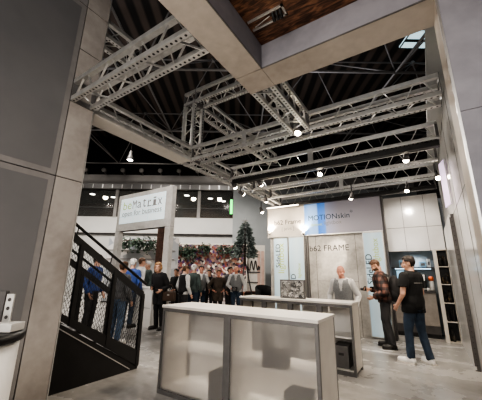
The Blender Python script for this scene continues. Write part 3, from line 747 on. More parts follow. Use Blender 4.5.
# ------------------------------------------------------------------ sign portal
YS = 6.2
sx0, sx1 = at_y(117.5, 215, YS).x, at_y(171, 215, YS).x
sg = thing('sign_portal', 'concrete-look portal with white business sign across its top', 'sign', ((sx0+sx1)/2, YS+.15, 0))
zt_, zb_ = 4.22, 2.88
PW = .24
part('post', bx((sx0, YS, 0), (sx0+PW, YS+.17, zb_)), M['conc_light'], sg, world=True)
part('post', bx((sx1-PW, YS, 0), (sx1, YS+.17, zb_)), M['conc_light'], sg, world=True)
part('header', bx((sx0, YS, zb_), (sx1, YS+.17, zt_), .004), M['conc_light'], sg, world=True)
part('panel_seam', bx((sx0-.002, YS-.002, zb_-.006), (sx1+.002, YS+.172, zb_)), M['gap'], sg, world=True)
lx0, lx1 = sx0+.17, sx1-.30; lz0, lz1 = zb_+.26, zt_-.16
sf = part('sign_face', bx((lx0, YS-.012, lz0), (lx1, YS-.001, lz1)), emis('white_sign_textile', (.66, .74, .76), .42), sg, world=True)
b = BM()
for x in (lx0+(lx1-lx0)*.33, lx0+(lx1-lx0)*.66): box(b, (x-.004, YS-.0135, lz0), (x+.004, YS-.012, lz1))
for z in (lz0+(lz1-lz0)*.27, lz0+(lz1-lz0)*.8): box(b, (lx0, YS-.0135, z-.004), (lx1, YS-.012, z+.004))
part('tile_lines', b, M['alu'], sf, world=True)
wd = lx1-lx0
def slab_text(body, x, z, w, h, mtl):
    # typewriter style: letters with slab feet, evenly spaced
    n = len(body); cw = w/n
    for i, ch in enumerate(body):
        fw = cw*(.80 if ch not in 'ilrt' else .62)
        asc = ch.isupper() or ch in 'bdfhklti'
        o = text(ch, (x+i*cw+(cw-fw)/2, YS-.013, z), fw, mtl, sg, height=h if asc else h*.72, name='letter')
        if ch in 'ri':
            bb = BM(); box(bb, (x+i*cw+cw*.06, YS-.0185, z-.004), (x+(i+1)*cw-cw*.06, YS-.0165, z+h*.08)); part('letter_serif', bb, mtl, o, world=True)
slab_text('be', lx0+wd*.06, lz0+.50, wd*.22, .30, M['print_green'])
slab_text('Matrix', lx0+wd*.285, lz0+.50, wd*.665, .30, M['print_mid'])
text('open for business', (lx0+wd*.06, YS-.013, lz0+.2), wd*.88, M['print_mid'], sg, height=.25)

wc0 = at_y(153, 328, 5.62)
wc = thing('small_white_counter', 'small pale counter at the foot of the stairs beside blonde person in black', 'counter', (-6.95, 5.8, 0))
part('body', bx((-7.3, 5.62, 0), (-6.52, 6.0, 1.02), .006), M['white'], wc, world=True)
part('top', bx((-7.32, 5.6, 1.02), (-6.50, 6.02, 1.05), .004), M['white'], wc, world=True)
b = BM(); box(b, (-7.25, 5.612, .50), (-6.57, 5.621, .51)); box(b, (-6.95, 5.612, .03), (-6.94, 5.621, 1.0)); part('door_gap', b, M['alu_dark'], wc, world=True)

# ------------------------------------------------------------------ the hall (local x = right of the aisle axis, local y = depth)
def hs(name, lo, hi, mtl, parent=None):
    o = link(name, finish(bx(lo, hi), name, mtl), parent)
    if parent is None: o.rotation_euler = (0, 0, YAW); o['kind'] = 'structure'
    return o
D = 22.0
hw = hs('wall_hall', (-34, D+.3, 0), (-.62, D+.8, 5.55), M['whitewall'])
hs('parapet', (-34, D, 4.42), (-.62, D+.3, 5.62), M['whitewall'], hw)
hs('dark_line', (-34, D+.02, 4.36), (-.62, D+.3, 4.42), M['gap'], hw)  # thin dark line below the parapet
hs('wall_grey', (-.62, D-.3, 0), (14, D+.8, 8.1), M['greywall'])
hs('wall_upper', (-34, D, 9.15), (14, D+.8, 14), M['roof'])
fa = hs('fascia_beam', (-34, D-.1, 8.35), (14, D+.8, 9.15), M['fascia'])
hs('lower_band', (-34, D-.15, 7.95), (14, D+.5, 8.35), M['alu_dark'], fa)
for i in range(60):
    u = -33+i*.78; hs('band_rib', (u, D-.17, 7.98), (u+.05, D-.14, 8.32), M['alu'], fa)
# gallery behind the windows
ga = hs('wall_gallery', (-34, D+5, 5.5), (-.6, D+5.2, 8.4), mat('gallery_back', (0.10, 0.06, 0.04), .8, 0, .4, .6))
hs('gallery_floor', (-34, D+.3, 5.4), (-.6, D+5, 5.55), M['fascia'], ga); hs('gallery_ceiling', (-34, D+.3, 7.95), (-.6, D+5, 8.05), M['darkgrey'], ga)
ux = [-13.6, -9.98, -5.75, -3.36, -.62]
k = 0
for u0, u1 in zip(ux, ux[1:]):
    k += 1
    w_ = hs('window_%d' % k, (u0+.12, D+.14, 5.62), (u1-.12, D+.16, 7.95), M['glass'])
    hs('mullion', (u0-.12, D, 5.62), (u0+.12, D+.3, 7.95), M['fascia'], w_)
    hs('sill', (u0, D+.0, 5.62), (u1, D+.3, 5.68), M['whitewall'], w_)
    hs('transom', (u0+.12, D+.1, 6.45), (u1-.12, D+.2, 6.49), M['darkgrey'], w_)
ORD = ['first', 'second', 'third', 'fourth', 'fifth', 'sixth', 'seventh', 'eighth', 'ninth', 'tenth']
for i, u in enumerate((-12.6, -11.2, -9.6, -4.6, -2.7, -1.6)):
    t = thing('ceiling_lamp', 'round lit lamp behind the gallery windows, %s from the left' % ORD[i], 'lamp', HR*u+HF*(D+1.2+(i % 3)*.9)+Vector((0, 0, 7.93)), YAW, 'gallery ceiling lamps')
    b = BM(); lathe(b, [(.24, -.10), (.26, -.05), (.2, 0)], 18); part('housing', b, M['alu_dark'], t, True); b = BM(); lathe(b, [(.2, -.115), (.22, -.101)], 18); part('diffuser', b, M['lamp_white'], t)
gp = at_d(231.3, 207, D-.35)
gl = thing('green_light_strip', 'vertical glowing green light strip at right end of gallery windows', 'lamp', gp-Vector((0, 0, .55)), YAW)
part('tube', bx((-.09, 0, 0), (.09, .05, 1.15), .01), M['green_light'], gl); part('backplate', bx((-.14, .05, -.05), (.14, .08, 1.2)), M['black'], gl)
hs('ceiling', (-40, -9, 12.6), (30, 40, 12.8), M['roofdeck'])
rb = M['roof']
# skylight strip, high up on the right
s0, s1 = at_z(399, 47, 12.55), at_z(426, 31, 12.55)
su0, sd0, su1, sd1 = s0.dot(HR), s0.dot(HF), s1.dot(HR)+1.2, s1.dot(HF)
sk = hs('window_5', (su0, min(sd0, sd1), 12.5), (su1, max(sd0, sd1), 12.58), M['sky_glass'])
for i in range(4): hs('glazing_bar', (su0+i*.8, min(sd0, sd1), 12.46), (su0+i*.8+.05, max(sd0, sd1), 12.5), M['steel'], sk)
hs('glazing_bar', (su0, (sd0+sd1)/2-.06, 12.44), (su1, (sd0+sd1)/2+.06, 12.5), M['roof'], sk)

# roof space frame
sp = thing('roof_space_frame', 'dark steel tube space frame carrying the hall roof', 'roof frame', (0, 0, 9.2), YAW)
zb, ztp, G = 0.0, 2.6, 5.0
us = [-24+G*i for i in range(9)]; dsx = [4.5+G*i for i in range(4)]
def rtube(a, c, r, kind):
    b = BM(); tube(b, a, c, r, seg=8); part(kind, b, M['steel'], sp, True)
for j, d in enumerate(dsx): rtube((us[0], d, zb), (us[-1], d, zb), .055, 'main_tube')
for i, u in enumerate(us): rtube((u, dsx[0], zb), (u, dsx[-1], zb), .045, 'cross_tube')
for j in range(len(dsx)-1):
    d = dsx[j]+G/2
    rtube((us[0]+G/2, d, ztp), (us[-1]-G/2, d, ztp), .04, 'upper_tube')
    for i in range(len(us)-1):
        if abs(us[i]+2) > 19 and j == 0: continue
        b = BM()
        for a, c in ((0, 0), (1, 0), (0, 1), (1, 1)):
            tube(b, (us[i]+a*G, dsx[j]+c*G, zb), (us[i]+G/2, d, ztp), .030, seg=6)
        ball(b, (us[i]+G/2, d, ztp), .12, 8)
        part('strut_pyramid', b, M['steel'], sp, True)
# lamp row high on the hall wall, pendant lamp
for i in range(10):
    u = -12.5+i*1.5
    t = thing('small_floodlight', 'small dark floodlight above the grey hall fascia, %s from the left' % ORD[i], 'lamp', HR*u+HF*(D-.4)+Vector((0, 0, 9.15)), YAW, 'floodlights above the hall fascia')
    part('bracket', bx((-.03, 0, 0), (.03, .3, .35)), M['steel'], t); b = BM(); tube(b, (0, .05, .3), (0, -.25, .2), .14, .18, 12); part('head', b, M['fascia'], t, True)
pl = thing('pendant_lamp', 'bell-shaped lit pendant lamp hanging from dark roof at left', 'lamp', at_d(130, 160, 17), 0)
b = BM(); lathe(b, [(.24, 0), (.2, .16), (.11, .36), (.08, .6), (.03, .66)], 20); part('shade', b, M['alu_dark'], pl, True)
b = BM(); lathe(b, [(.15, -.02), (.17, .0)], 20); part('bulb_disc', b, M['lamp_white'], pl); b = BM(); tube(b, (0, 0, .66), (0, 0, 12.55-pl.location.z), .012, seg=6); part('cable', b, M['black'], pl)

# collage wall, garlands, christmas tree and bar behind the crowd
DB = 19.5
u0, u1 = at_d(169, 270, DB).dot(HR), at_d(246, 270, DB).dot(HR)
cw = thing('collage_wall', 'long board covered with colourful collage behind the group of visitors', 'display board', HR*((u0+u1)/2)+HF*DB, YAW)
w = (u1-u0)/2
part('board', bx((-w, 0, .1), (w, .08, 3.35)), M['collage'], cw); b = BM(); box(b, (-w-.08, -.02, 0), (-w, .1, 3.45)); box(b, (w, -.02, 0), (w+.08, .1, 3.45)); box(b, (-w, -.02, 3.35), (w, .1, 3.45)); part('frame', b, M['offwhite'], cw)
part('plinth', bx((-w, -.04, 0), (w, .1, .1)), M['gap'], cw)
u2 = at_d(264, 270, DB).dot(HR)
bb = thing('pale_board', 'pale board with dark script beside the decorated fir tree', 'display board', HR*((u1+u2)/2)+HF*(DB+.3), YAW)
w2 = (u2-u1)/2+.1
part('board', bx((-w2, 0, 0), (w2, .06, 3.4)), M['offwhite'], bb)
for x in (.25*w2, .62*w2): part('timber_plank', bx((x, -.03, 0), (x+.28*w2, 0, 3.0)), M['pinkboard'], bb)
b = BM(); box(b, (-w2, -.05, 1.55), (.5*w2, -.01, 1.62)); box(b, (-.85*w2, -.05, .9), (.3*w2, -.01, .95)); part('rail', b, M['darkgrey'], bb)
random.seed(3)
b = BM(); p = Vector((-w2*.95, -.03, 2.0))
for i in range(22):   # looping dark script, not readable in the photo
    q = p+Vector((w2*.065, 0, random.choice((-.34, .30, .24, -.28))));
    q.z = min(2.35, max(1.72, q.z)); tube(b, p, q, .035, seg=6); p = q
part('script', b, M['gap'], bb)

def leaf_cluster(n, fn, size, mtl, name, parent, label=None):
    b = BM()
    for i in range(n):
        c, d = fn(); d = d.normalized(); s = size*random.uniform(.6, 1.3)
        sd = d.cross(Vector((random.gauss(0, 1), random.gauss(0, 1), random.gauss(0, 1)))).normalized()
        V = [b.verts.new(c), b.verts.new(c+d*s*.5+sd*s*.2), b.verts.new(c+d*s), b.verts.new(c+d*s*.5-sd*s*.2)]
        b.faces.new(V)
    me = bpy.data.meshes.new(name); b.to_mesh(me); b.free(); me.materials.append(mtl)
    return link(name, me, parent)
rv = lambda: Vector((random.gauss(0, 1), random.gauss(0, 1), random.gauss(0, 1))).normalized()
# the tree stands on a tall stand
tp = at_d(244.6, 278, 13.5); tb = tp.copy(); tb.z = 0
hT = at_d(244, 222.5, 13.5).z; hB = at_d(245, 257, 13.5).z
tr = thing('fir_tree', 'frosted dark fir tree raised on a thin stand', 'tree', tb, YAW)
def firpt():
    t = random.random()**.7; t = 1-t
    z = hB+(hT-hB)*t; tier = 1-.28*((t*6) % 1)
    r = .60*(1-t)**.75*tier*random.uniform(.3, 1.0)+.03; a = random.uniform(0, 2*pi)
    o = Vector((cos(a), sin(a), 0)); return Vector((o.x*r, o.y*r, z)), o+Vector((0, 0, random.uniform(-.7, .2)))
leaf_cluster(1500, firpt, .19, M['leaf_frost'], 'foliage', tr)
b = BM(); tube(b, (0, 0, hB-.4), (0, 0, hT), .06, .015, 8); part('trunk', b, M['brown'], tr, True)
b = BM()
for a in (0, 2.1, 4.2): tube(b, (.45*cos(a), .45*sin(a), 0), (.05*cos(a), .05*sin(a), hB-.3), .03, seg=8)
part('stand', b, M['darkgrey'], tr)
b = BM()
for i in range(40):
    c, o = firpt(); c = Vector((c.x*1.1, c.y*1.1, c.z)); ball(b, c, .022, 6)
part('white_baubles', b, M['white'], tr, True)['kind'] = 'stuff'
def garland(x0, x1, y, D_, label, drop=.5, n=500):
    a, c = at_d(x0, y, D_), at_d(x1, y, D_); t = thing('hanging_garland', label, 'plant', (a+c)/2, YAW, 'leafy garlands along the boards')
    L_ = (c-a).length/2
    def fn():
        x = random.uniform(-1, 1); zz = random.gauss(0, .12)-abs(random.gauss(0, drop))*(.4+.6*sin(x*9)**2)*.6
        return Vector((x*L_, random.gauss(0, .12), zz)), rv()+Vector((0, 0, -.5))
    leaf_cluster(n, fn, .22, M['leaf'], 'leaves', t)
    b = BM(); tube(b, (-L_, 0, .02), (L_, 0, .02), .025, seg=6); part('stem', b, M['brown'], t)
b = BM()
for i in range(5):
    a = 2*pi*i/5+pi/2; bar(b, (0, 0, hT+.06), (.16*cos(a), 0, hT+.06+.16*sin(a)), .03, .05)
part('star', b, M['white'], tr, label='white star')
garland(173, 180, 247, DB-.3, 'short leafy garland at left end of the collage wall', .3, 110)
garland(180, 196, 248, DB-.3, 'wide drooping leafy garland on left half of the collage wall', .7, 380)
garland(199, 209, 246, DB-.3, 'small leafy garland in the middle of the collage wall', .5, 190)
garland(218, 236, 248, DB-.3, 'leafy garland on the collage wall just left of the fir tree', .3, 240)
garland(121, 157, 241, 14.5, 'long dark leafy garland hanging inside the sign portal opening', .32, 420)
g0, g1 = at_d(118, 262, 15), at_d(166, 262, 15)
gw = thing('grey_display_board', 'mottled grey-white board seen through the sign portal', 'display board', (g0+g1)/2*Vector((1, 1, 0)) if False else Vector(((g0.x+g1.x)/2, (g0.y+g1.y)/2, 0)), YAW)
w = (g1-g0).length/2+.6
part('board', bx((-w, 0, 0), (w, .08, 3.25)), collage('mottled_board', [(0, (.42, .43, .44)), (.4, (.6, .59, .58)), (.7, (.7, .66, .63)), (.9, (.35, .37, .40))], 2.6), gw)
b = BM()
for z in (2.1, 2.55): box(b, (-w, -.05, z), (w*.9, 0, z+.05))
part('ledges', b, M['fascia'], gw); part('feet', bx((-w, -.1, 0), (w, .2, .06)), M['gap'], gw)
t0 = at_d(160.5, 262, 13.5)
tpst = thing('timber_pillar', 'dark brown timber pillar seen behind right leg of the sign portal', 'pillar', (t0.x, t0.y, 0), YAW)
hz = at_d(160, 226, 13.5).z
part('shaft', bx((-.2, -.2, 0), (.2, .2, hz+.6)), M['brown'], tpst); part('base', bx((-.22, -.22, 0), (.22, .22, .12)), M['darkgrey'], tpst)
b = BM()
for i in range(12): box(b, (-.203, -.203, .3+i*.3), (.203, .203, .31+i*.3))
part('board_joints', b, M['gap'], tpst)
# black tub chair and brown bench near the tree
c0 = at_d(264, 303, 13.0)
tc = thing('tub_chair', 'black rounded tub chair beyond the left end of the second counter', 'chair', (c0.x, c0.y, 0), YAW+.3)
b = BM(); lathe(b, [(.32, .40), (.34, .45), (.34, .52), (.3, .54)], 24); part('seat', b, M['black_soft'], tc, True)
b = BM()
ringA = []
for i in range(17):
    a = -.25*pi+1.5*pi*i/16; hh = .78+.22*sin(pi*i/16)
    ringA.append([b.verts.new(Vector((r*cos(a), r*sin(a), z))) for r, z in ((.30, .42), (.38, .42), (.39, hh-.04), (.36, hh), (.32, hh-.03))])
for A_, B_ in zip(ringA, ringA[1:]):
    for i in range(5): b.faces.new((A_[i], A_[(i+1) % 5], B_[(i+1) % 5], B_[i]))
b.faces.new(ringA[0]); b.faces.new(ringA[-1][::-1]); part('backrest', b, M['black_soft'], tc, True)
for a in (.8, 2.4, 3.9, 5.5):
    b = BM(); tube(b, (.25*cos(a), .25*sin(a), .42), (.30*cos(a), .30*sin(a), 0), .022, .016, 8); part('leg', b, M['black'], tc)
c0 = at_d(252, 300, 14.2)
bn = thing('brown_bench', 'low brown sideboard in front of the pale board', 'sideboard', (c0.x, c0.y, 0), YAW)
part('body', bx((-.75, -.2, .1), (.75, .25, .62), .01), M['brown'], bn); part('top', bx((-.78, -.23, .62), (.78, .28, .66), .006), M['brown'], bn)
for x in (-.37, .37): part('door', bx((x-.34, -.215, .14), (x+.34, -.2, .58)), M['jacket_brown'], bn)
b = BM(); box(b, (-.7, -.15, 0), (.7, .2, .1)); part('plinth', b, M['gap'], bn)

# ------------------------------------------------------------------ people
def person(label, loc, face, Hgt, top, sleeve, legs, shoes, hair, hstyle='short', skin='skin', beard=None, vest=None, lean=0.06,
           el=((-.27, .03, 1.12), (.27, .03, 1.12)), wr=((-.26, -.10, .89), (.26, -.10, .89)), feet=((-.10, 0), (.10, 0)), toe=(0.2, 0.2),
           hyaw=0.0, hpitch=0.1, voxel=.015, belly=.0, group=None, loose=.016, curl=.7, coat=None, girth=1.0):
    sc = Hgt/1.75
    root = thing('person', label, 'person', loc, math.atan2(face[0], -face[1]), group)
    prims = []      # (label, p, q, r1, r2)
    Lm = Matrix.Translation((0, 0, .95)) @ Matrix.Rotation(lean, 4, 'X') @ Matrix.Translation((0, 0, -.95))
    up = lambda v: Lm @ Vector(v)
    bm = BM()
    # torso as a loft of ellipses
    secs = [(.84, .10, .085, 0), (.90, .168, .118, .0), (.98, .172, .122, 0), (1.08, .152, .108+belly, -belly*.6), (1.20, .160, .112+belly*.6, -belly*.4), (1.32, .182, .118, .0), (1.39, .188, .108, .005), (1.435, .165, .088, .01), (1.47, .095, .07, .012), (1.50, .06, .058, .01)]
    secs = [(z, rx*girth, ry*girth, oy) for z, rx, ry, oy in secs]
    rings = []
    for z, rx, ry, oy in secs:
        rings.append([bm.verts.new(up((rx*cos(2*pi*i/20), oy+ry*sin(2*pi*i/20)*(1.0), z)) if z > .95 else Vector((rx*cos(2*pi*i/20), oy+ry*sin(2*pi*i/20), z))) for i in range(20)])
    for a, b in zip(rings, rings[1:]):
        for i in range(20): bm.faces.new((a[i], a[(i+1) % 20], b[(i+1) % 20], b[i]))
    bm.faces.new(rings[0][::-1]); bm.faces.new(rings[-1])
    prims.append(('torso', Vector((0, 0, .97)), up((0, 0, 1.38)), .15, .15))
    def lim(lbl, p, q, r1, r2, seg=14):
        p, q = Vector(p), Vector(q); capsule(bm, p, q, r1, r2, seg); prims.append((lbl, p, q, r1, r2))
    for s, (fx, fy), tz in ((-1, feet[0], toe[0]), (1, feet[1], toe[1])):
        hip = Vector((s*.09, 0, .90)); ank = Vector((fx, fy+.035, .085)); kn = (hip+ank)/2+Vector((0, -.035, .03))
        lim('thigh', hip, kn, .090*girth, .060); lim('shin', kn, ank, .057, .042)
        lim('foot', ank+Vector((0, .02, -.03)), ank+Vector((s*tz*.3, -.15, -.045)), .042, .032)
    # head
    hc = up((0, -.012, 1.632)) ; hc.y -= .015*sin(hpitch)
    Rh = Matrix.Rotation(hyaw, 3, 'Z') @ Matrix.Rotation(hpitch, 3, 'X')
    hp_ = lambda v: hc + Rh @ Vector(v)
    def hb(c, r): ball(bm, hp_(c), r, 16, Rh)
    hb((0, .012, .03), (.076, .094, .086)); hb((0, -.018, -.035), (.062, .074, .082)); hb((0, -.045, -.088), (.046, .044, .034))
    capsule(bm, hp_((0, -.088, .006)), hp_((0, -.110, -.036)), .009, .0155, 8); capsule(bm, hp_((-.036, -.076, .027)), hp_((.036, -.076, .027)), .014, .014, 8)
    for s in (-1, 1):
        hb((s*.078, .012, -.012), (.012, .021, .032)); hb((s*.04, -.062, -.03), (.024, .02, .022))
    hb((0, -.088, -.064), (.025, .014, .012))
    prims.append(('head', hp_((0, 0, .03)), hp_((0, -.03, -.07)), .088, .06))
    lim('neck', up((0, .012, 1.44)), hp_((0, .02, -.075)), .064, .056)
    # arms and hands
    for k, s in ((0, -1), (1, 1)):
        sh = up((s*.178, .005, 1.405)); e = Vector(el[k]); w = Vector(wr[k])
        lim('upperarm', sh, e, .057*girth**.5, .042); lim('forearm', e, w, .041, .028)
        d = (w-e).normalized(); nrm = Vector((-s, -.25, 0)); nrm = (nrm-d*nrm.dot(d)).normalized(); sd = d.cross(nrm)
        if sd.y > 0: sd = -sd      # thumb side points forwards
        pc = w+d*.055
        R3 = Matrix((sd, nrm, d)).transposed(); ball(bm, pc, (.040, .017, .054), 12, R3); prims.append(('hand', w, pc+d*.04, .03, .03))
        for i, (off, ln) in enumerate(((.028, .070), (.010, .080), (-.009, .074), (-.027, .058))):
            p0 = pc+d*.042+sd*off; a1 = curl*(.8+.15*i); d1 = (d*cos(a1*.5)+nrm*sin(a1*.5)); p1 = p0+d1*ln*.5; d2 = d*cos(a1*1.3)+nrm*sin(a1*1.3); p2 = p1+d2*ln*.5
            capsule(bm, p0, p1, .0098, .0092, 8); capsule(bm, p1, p2, .0092, .008, 8); prims.append(('hand', p0, p2, .01, .01))
        t0 = w+d*.03+sd*.028; t1 = t0+(d*.7+sd*.7+nrm*.25).normalized()*.038; t2 = t1+(d*.95+nrm*.35).normalized()*.032
        capsule(bm, t0, t1, .0125, .011, 8); capsule(bm, t1, t2, .011, .009, 8); prims.append(('hand', t0, t2, .012, .01))
    me = bpy.data.meshes.new('body'); bm.to_mesh(me); bm.free()
    tmp = bpy.data.objects.new('tmp', me)
    md = tmp.modifiers.new('r', 'REMESH'); md.mode = 'VOXEL'; md.voxel_size = voxel
    ms_ = tmp.modifiers.new('s', 'SMOOTH'); ms_.factor = .5; ms_.iterations = 2 if voxel < .012 else 1
    me2 = evaluated_mesh(tmp); bpy.data.meshes.remove(me)
    n = len(me2.vertices); V = np.empty(n*3, 'f'); me2.vertices.foreach_get('co', V); V = V.reshape(-1, 3)
    NR = np.empty(n*3, 'f'); me2.vertices.foreach_get('normal', NR); NR = NR.reshape(-1, 3)
    best = np.full(n, 1e9); lab = np.zeros(n, int); tt = np.zeros(n); names = []
    for lbl, p, q, r1, r2 in prims:
        if lbl not in names: names.append(lbl)
        p = np.array(p); q = np.array(q); d = q-p; t = np.clip(((V-p)@d)/(d@d), 0, 1)
        ds_ = np.linalg.norm(V-(p+t[:, None]*d), axis=1)-(r1+(r2-r1)*t)
        b = ds_ < best; best[b] = ds_[b]; lab[b] = names.index(lbl); tt[b] = t[b]
    isl = lambda *a: np.isin(lab, [names.index(x) for x in a])
    HL = (V-np.array(hc))@np.array(Rh)          # head-local coordinates
    # unleaned torso height
    iv = np.array(Lm.inverted()); Z0 = (V@iv[:3, :3].T+iv[:3, 3])[:, 2]; Z0 = np.where(V[:, 2] < .95, V[:, 2], Z0)
    # face colours on the body mesh
    me2.materials.append(M[skin]); me2.materials.append(M['eye']); me2.materials.append(M['lip'])
    ey = np.minimum(np.linalg.norm((HL-np.array((.031, -.083, .006)))*np.array((1, .6, 1.5)), axis=1), np.linalg.norm((HL-np.array((-.031, -.083, .006)))*np.array((1, .6, 1.5)), axis=1)) < .0125
    br = (np.abs(np.abs(HL[:, 0])-.032) < .018) & (np.abs(HL[:, 2]-.030) < .006) & (HL[:, 1] < -.07)
    lp = np.linalg.norm((HL-np.array((0, -.098, -.064)))*np.array((.55, .6, 1.6)), axis=1) < .0135
    for p in me2.polygons:
        p.use_smooth = True; vs = p.vertices
        if all(ey[i] or br[i] for i in vs): p.material_index = 1
        elif all(lp[i] for i in vs): p.material_index = 2
    me2.name = 'body'
    body = link('body', me2, root); body.scale = (sc,)*3
    polys = [tuple(p.vertices) for p in me2.polygons]
    def shell(name, mask, off, mtl, parent=None, rough=.006, fr=7.0, lab_=None):
        off = np.broadcast_to(np.asarray(off, float), (n,))
        fs = [p for p in polys if all(mask[i] for i in p)]
        if not fs: return None
        used = sorted({i for p in fs for i in p}); ix = {v: k for k, v in enumerate(used)}
        # boundary is pulled in so the garment closes on the body
        cnt = {}
        for p in fs:
            for a, b in zip(p, p[1:]+p[:1]): cnt[tuple(sorted((a, b)))] = cnt.get(tuple(sorted((a, b))), 0)+1
        edge = {i for e, c in cnt.items() if c == 1 for i in e}
        co = [tuple(V[i]+NR[i]*((off[i] if i not in edge else off[i]*.75)+rough*noise.noise(Vector(V[i])*fr))) for i in used]
        mm = bpy.data.meshes.new(name); mm.from_pydata(co, [], [[ix[i] for i in p] for p in fs]); mm.materials.append(mtl)
        for p in mm.polygons: p.use_smooth = True
        o = link(name, mm, parent or root)
        if parent is None: o.scale = (sc,)*3
        sd = o.modifiers.new('t', 'SOLIDIFY'); sd.thickness = .006; sd.offset = -1
        if lab_: o['label'] = lab_
        return o
    flare = np.where(isl('shin'), .010+.012*tt, .012)
    shell('trousers', (isl('thigh', 'shin') | (isl('torso') & (Z0 < 1.0))) & (V[:, 2] > .07) & ~isl('foot') | (isl('foot') & (V[:, 2] > .085)), flare, M[legs])
    tm = (isl('torso', 'neck') & (Z0 > (.86 if sleeve == 'short' else .93)) & (Z0 < 1.492))
    if sleeve == 'long': tm = tm | isl('upperarm') | (isl('forearm') & (tt < .97))
    else: tm = tm | (isl('upperarm') & (tt < .66))
    hem = loose*np.clip(1.25-(Z0-1.0)*.5, .7, 1.3)
    shell('shirt' if sleeve == 'short' or vest else 'jacket', tm | (isl('thigh') & (V[:, 2] > (.80 if sleeve == 'short' else .88))), hem, M[top], rough=.010)
    if sleeve == 'short': shell('back_print', isl('torso') & (V[:, 1] > .05) & (Z0 > 1.285) & (Z0 < 1.315) & (np.abs(V[:, 0]) < .10), hem+.007, M['fascia'], rough=.010, lab_='thin grey print line across the back')
    if vest: shell('waistcoat', isl('torso') & (Z0 > .92) & (Z0 < 1.46) & ~((V[:, 1] < -.03) & (np.abs(V[:, 0]) < .040*np.clip((Z0-1.24)/.2, 0, 1.2)) & (Z0 > 1.22)), hem+.012, M[vest])
    if coat: shell('coat_skirt', isl('torso', 'thigh') & (V[:, 2] > .62) & (Z0 < 1.1), loose+.02, M[coat])
    h = HL; hd = isl('head', 'neck')
    if hstyle in ('short', 'crop', 'long'):
        k = hd & (((h[:, 1] < -.045) & (h[:, 2] > .066)) | ((h[:, 1] >= -.045) & (h[:, 1] < .0) & (h[:, 2] > .030)) | ((h[:, 1] >= 0) & (h[:, 1] < .03) & (h[:, 2] > .018)) | ((h[:, 1] >= .03) & (h[:, 2] > -.07)))
        if hstyle == 'long': k = k | (hd & (h[:, 1] > -.03) & (h[:, 2] > -.12))
        shell('hair', k, (.010 if hstyle == 'crop' else .018 if hstyle == 'short' else .03)+np.clip(h[:, 2], 0, .1)*.10, M[hair], rough=.008, fr=30)
    elif hstyle == 'bald':
        shell('hair', hd & (h[:, 1] > .02) & (h[:, 2] > -.06) & (h[:, 2] < .035), .006, M[hair], rough=.004, fr=30)
    if beard: shell('beard', hd & (h[:, 1] < .01) & (h[:, 2] < -.038) & (h[:, 2] > -.13) & ~lp, .009, M[beard], rough=.005, fr=30)
    for s, (fx, fy), tz in ((-1, feet[0], toe[0]), (1, feet[1], toe[1])):
        b = BM(); a = Vector((fx, fy+.055, .052)); t_ = Vector((fx+s*tz*.3, fy-.125, .045))
        capsule(b, a, t_, .052, .044, 14); capsule(b, a+Vector((0, -.02, .03)), a+Vector((0, -.03, .055)), .050, .047, 12)
        for v in b.verts:
            if v.co.z < .012: v.co.z = .0
        o = part('shoe', b, M[shoes], root, True); o.scale = (sc,)*3
        b = BM(); bar(b, (fx, fy+.105, .012), (fx+s*tz*.32, fy-.165, .012), .085, .024); so = part('sole', b, M['offwhite'] if 'white' in shoes else M['black'], o)
    root['_h'] = sc
    return root
def place(x, yfeet, ytop=None, H=None):
    p = at_z(x, yfeet); d = Vector((p.x, p.y))
    if ytop is not None:
        r = ray(x, ytop); t = (r.x*p.x+r.y*p.y)/(r.x**2+r.y**2); H = EYE+r.z*t
    return p, H
def on_ray(x, ytop, dist):
    r = ray(x, ytop); k = dist/sqrt(r.x**2+r.y**2); p = CAM+r*k
    return Vector((p.x, p.y, 0)), p.z
def wld(root, v):      # body-local point (1.75 m frame) to world
    s = root['_h']; a = root.rotation_euler.z; v = Vector(v)*s
    return Vector(root.location)+Matrix.Rotation(a, 3, 'Z') @ v
toward = lambda p, turn=0.0: Matrix.Rotation(turn, 3, 'Z') @ Vector((-p.x, -p.y, 0)).normalized()

# man in black, right
p, H = place(421, 364, 256.5)
manR = person('man in plain black t-shirt and blue jeans with white sneakers, seen from behind', p, (-.84, .54), H, 'tee', 'short', 'jeans', 'shoe_white', 'hair_dark', 'short', lean=-.03,
       el=((-.27, .0, 1.12), (.27, .03, 1.11)), wr=((-.15, -.17, .95), (.20, -.16, .91)), feet=((-.12, .06), (.13, -.10)), hyaw=.55, hpitch=.12, voxel=.0085, loose=.028, belly=.03, girth=1.05)
# man in plaid
p, H = place(390, 348, 259.5)
manP = person('bearded man in brown plaid shirt looking down at a camera in his hand', p, (-1, -.12), H, 'plaid', 'long', 'trousers', 'shoe_dark', 'hair_brown', 'crop', beard='hair_brown', lean=.14,
       el=((-.28, -.02, 1.10), (.28, .02, 1.08)), wr=((-.13, -.27, 1.12), (.19, -.20, .98)), feet=((-.10, -.05), (.11, .03)), hyaw=-.05, hpitch=.62, voxel=.0085, loose=.030, girth=1.06)
bpk = thing('backpack', 'black backpack worn by bearded man in plaid shirt', 'backpack', wld(manP, (0, .0, 1.0)), manP.rotation_euler.z)
b = BM(); ball(b, (0, .22, .17), (.17, .12, .27), 20); ball(b, (0, .20, .06), (.165, .12, .18), 20); part('main_bag', b, M['black_soft'], bpk, True)
b = BM(); ball(b, (0, .31, .05), (.12, .06, .14), 16); part('front_pocket', b, M['black'], bpk, True)
for s in (-1, 1):
    b = BM(); P_ = [(s*.12, .13, .42), (s*.13, .0, .475), (s*.135, -.13, .40), (s*.15, -.17, .25), (s*.17, -.08, .08), (s*.16, .12, .02)]
    for a, c in zip(P_, P_[1:]): bar(b, a, c, .05, .014, (s, .2, .2))
    part('shoulder_strap', b, M['black'], bpk)
b = BM(); bar(b, (.14, .2, -.02), (.17, .22, -.22), .02, .006); part('hanging_strap', b, M['black'], bpk)
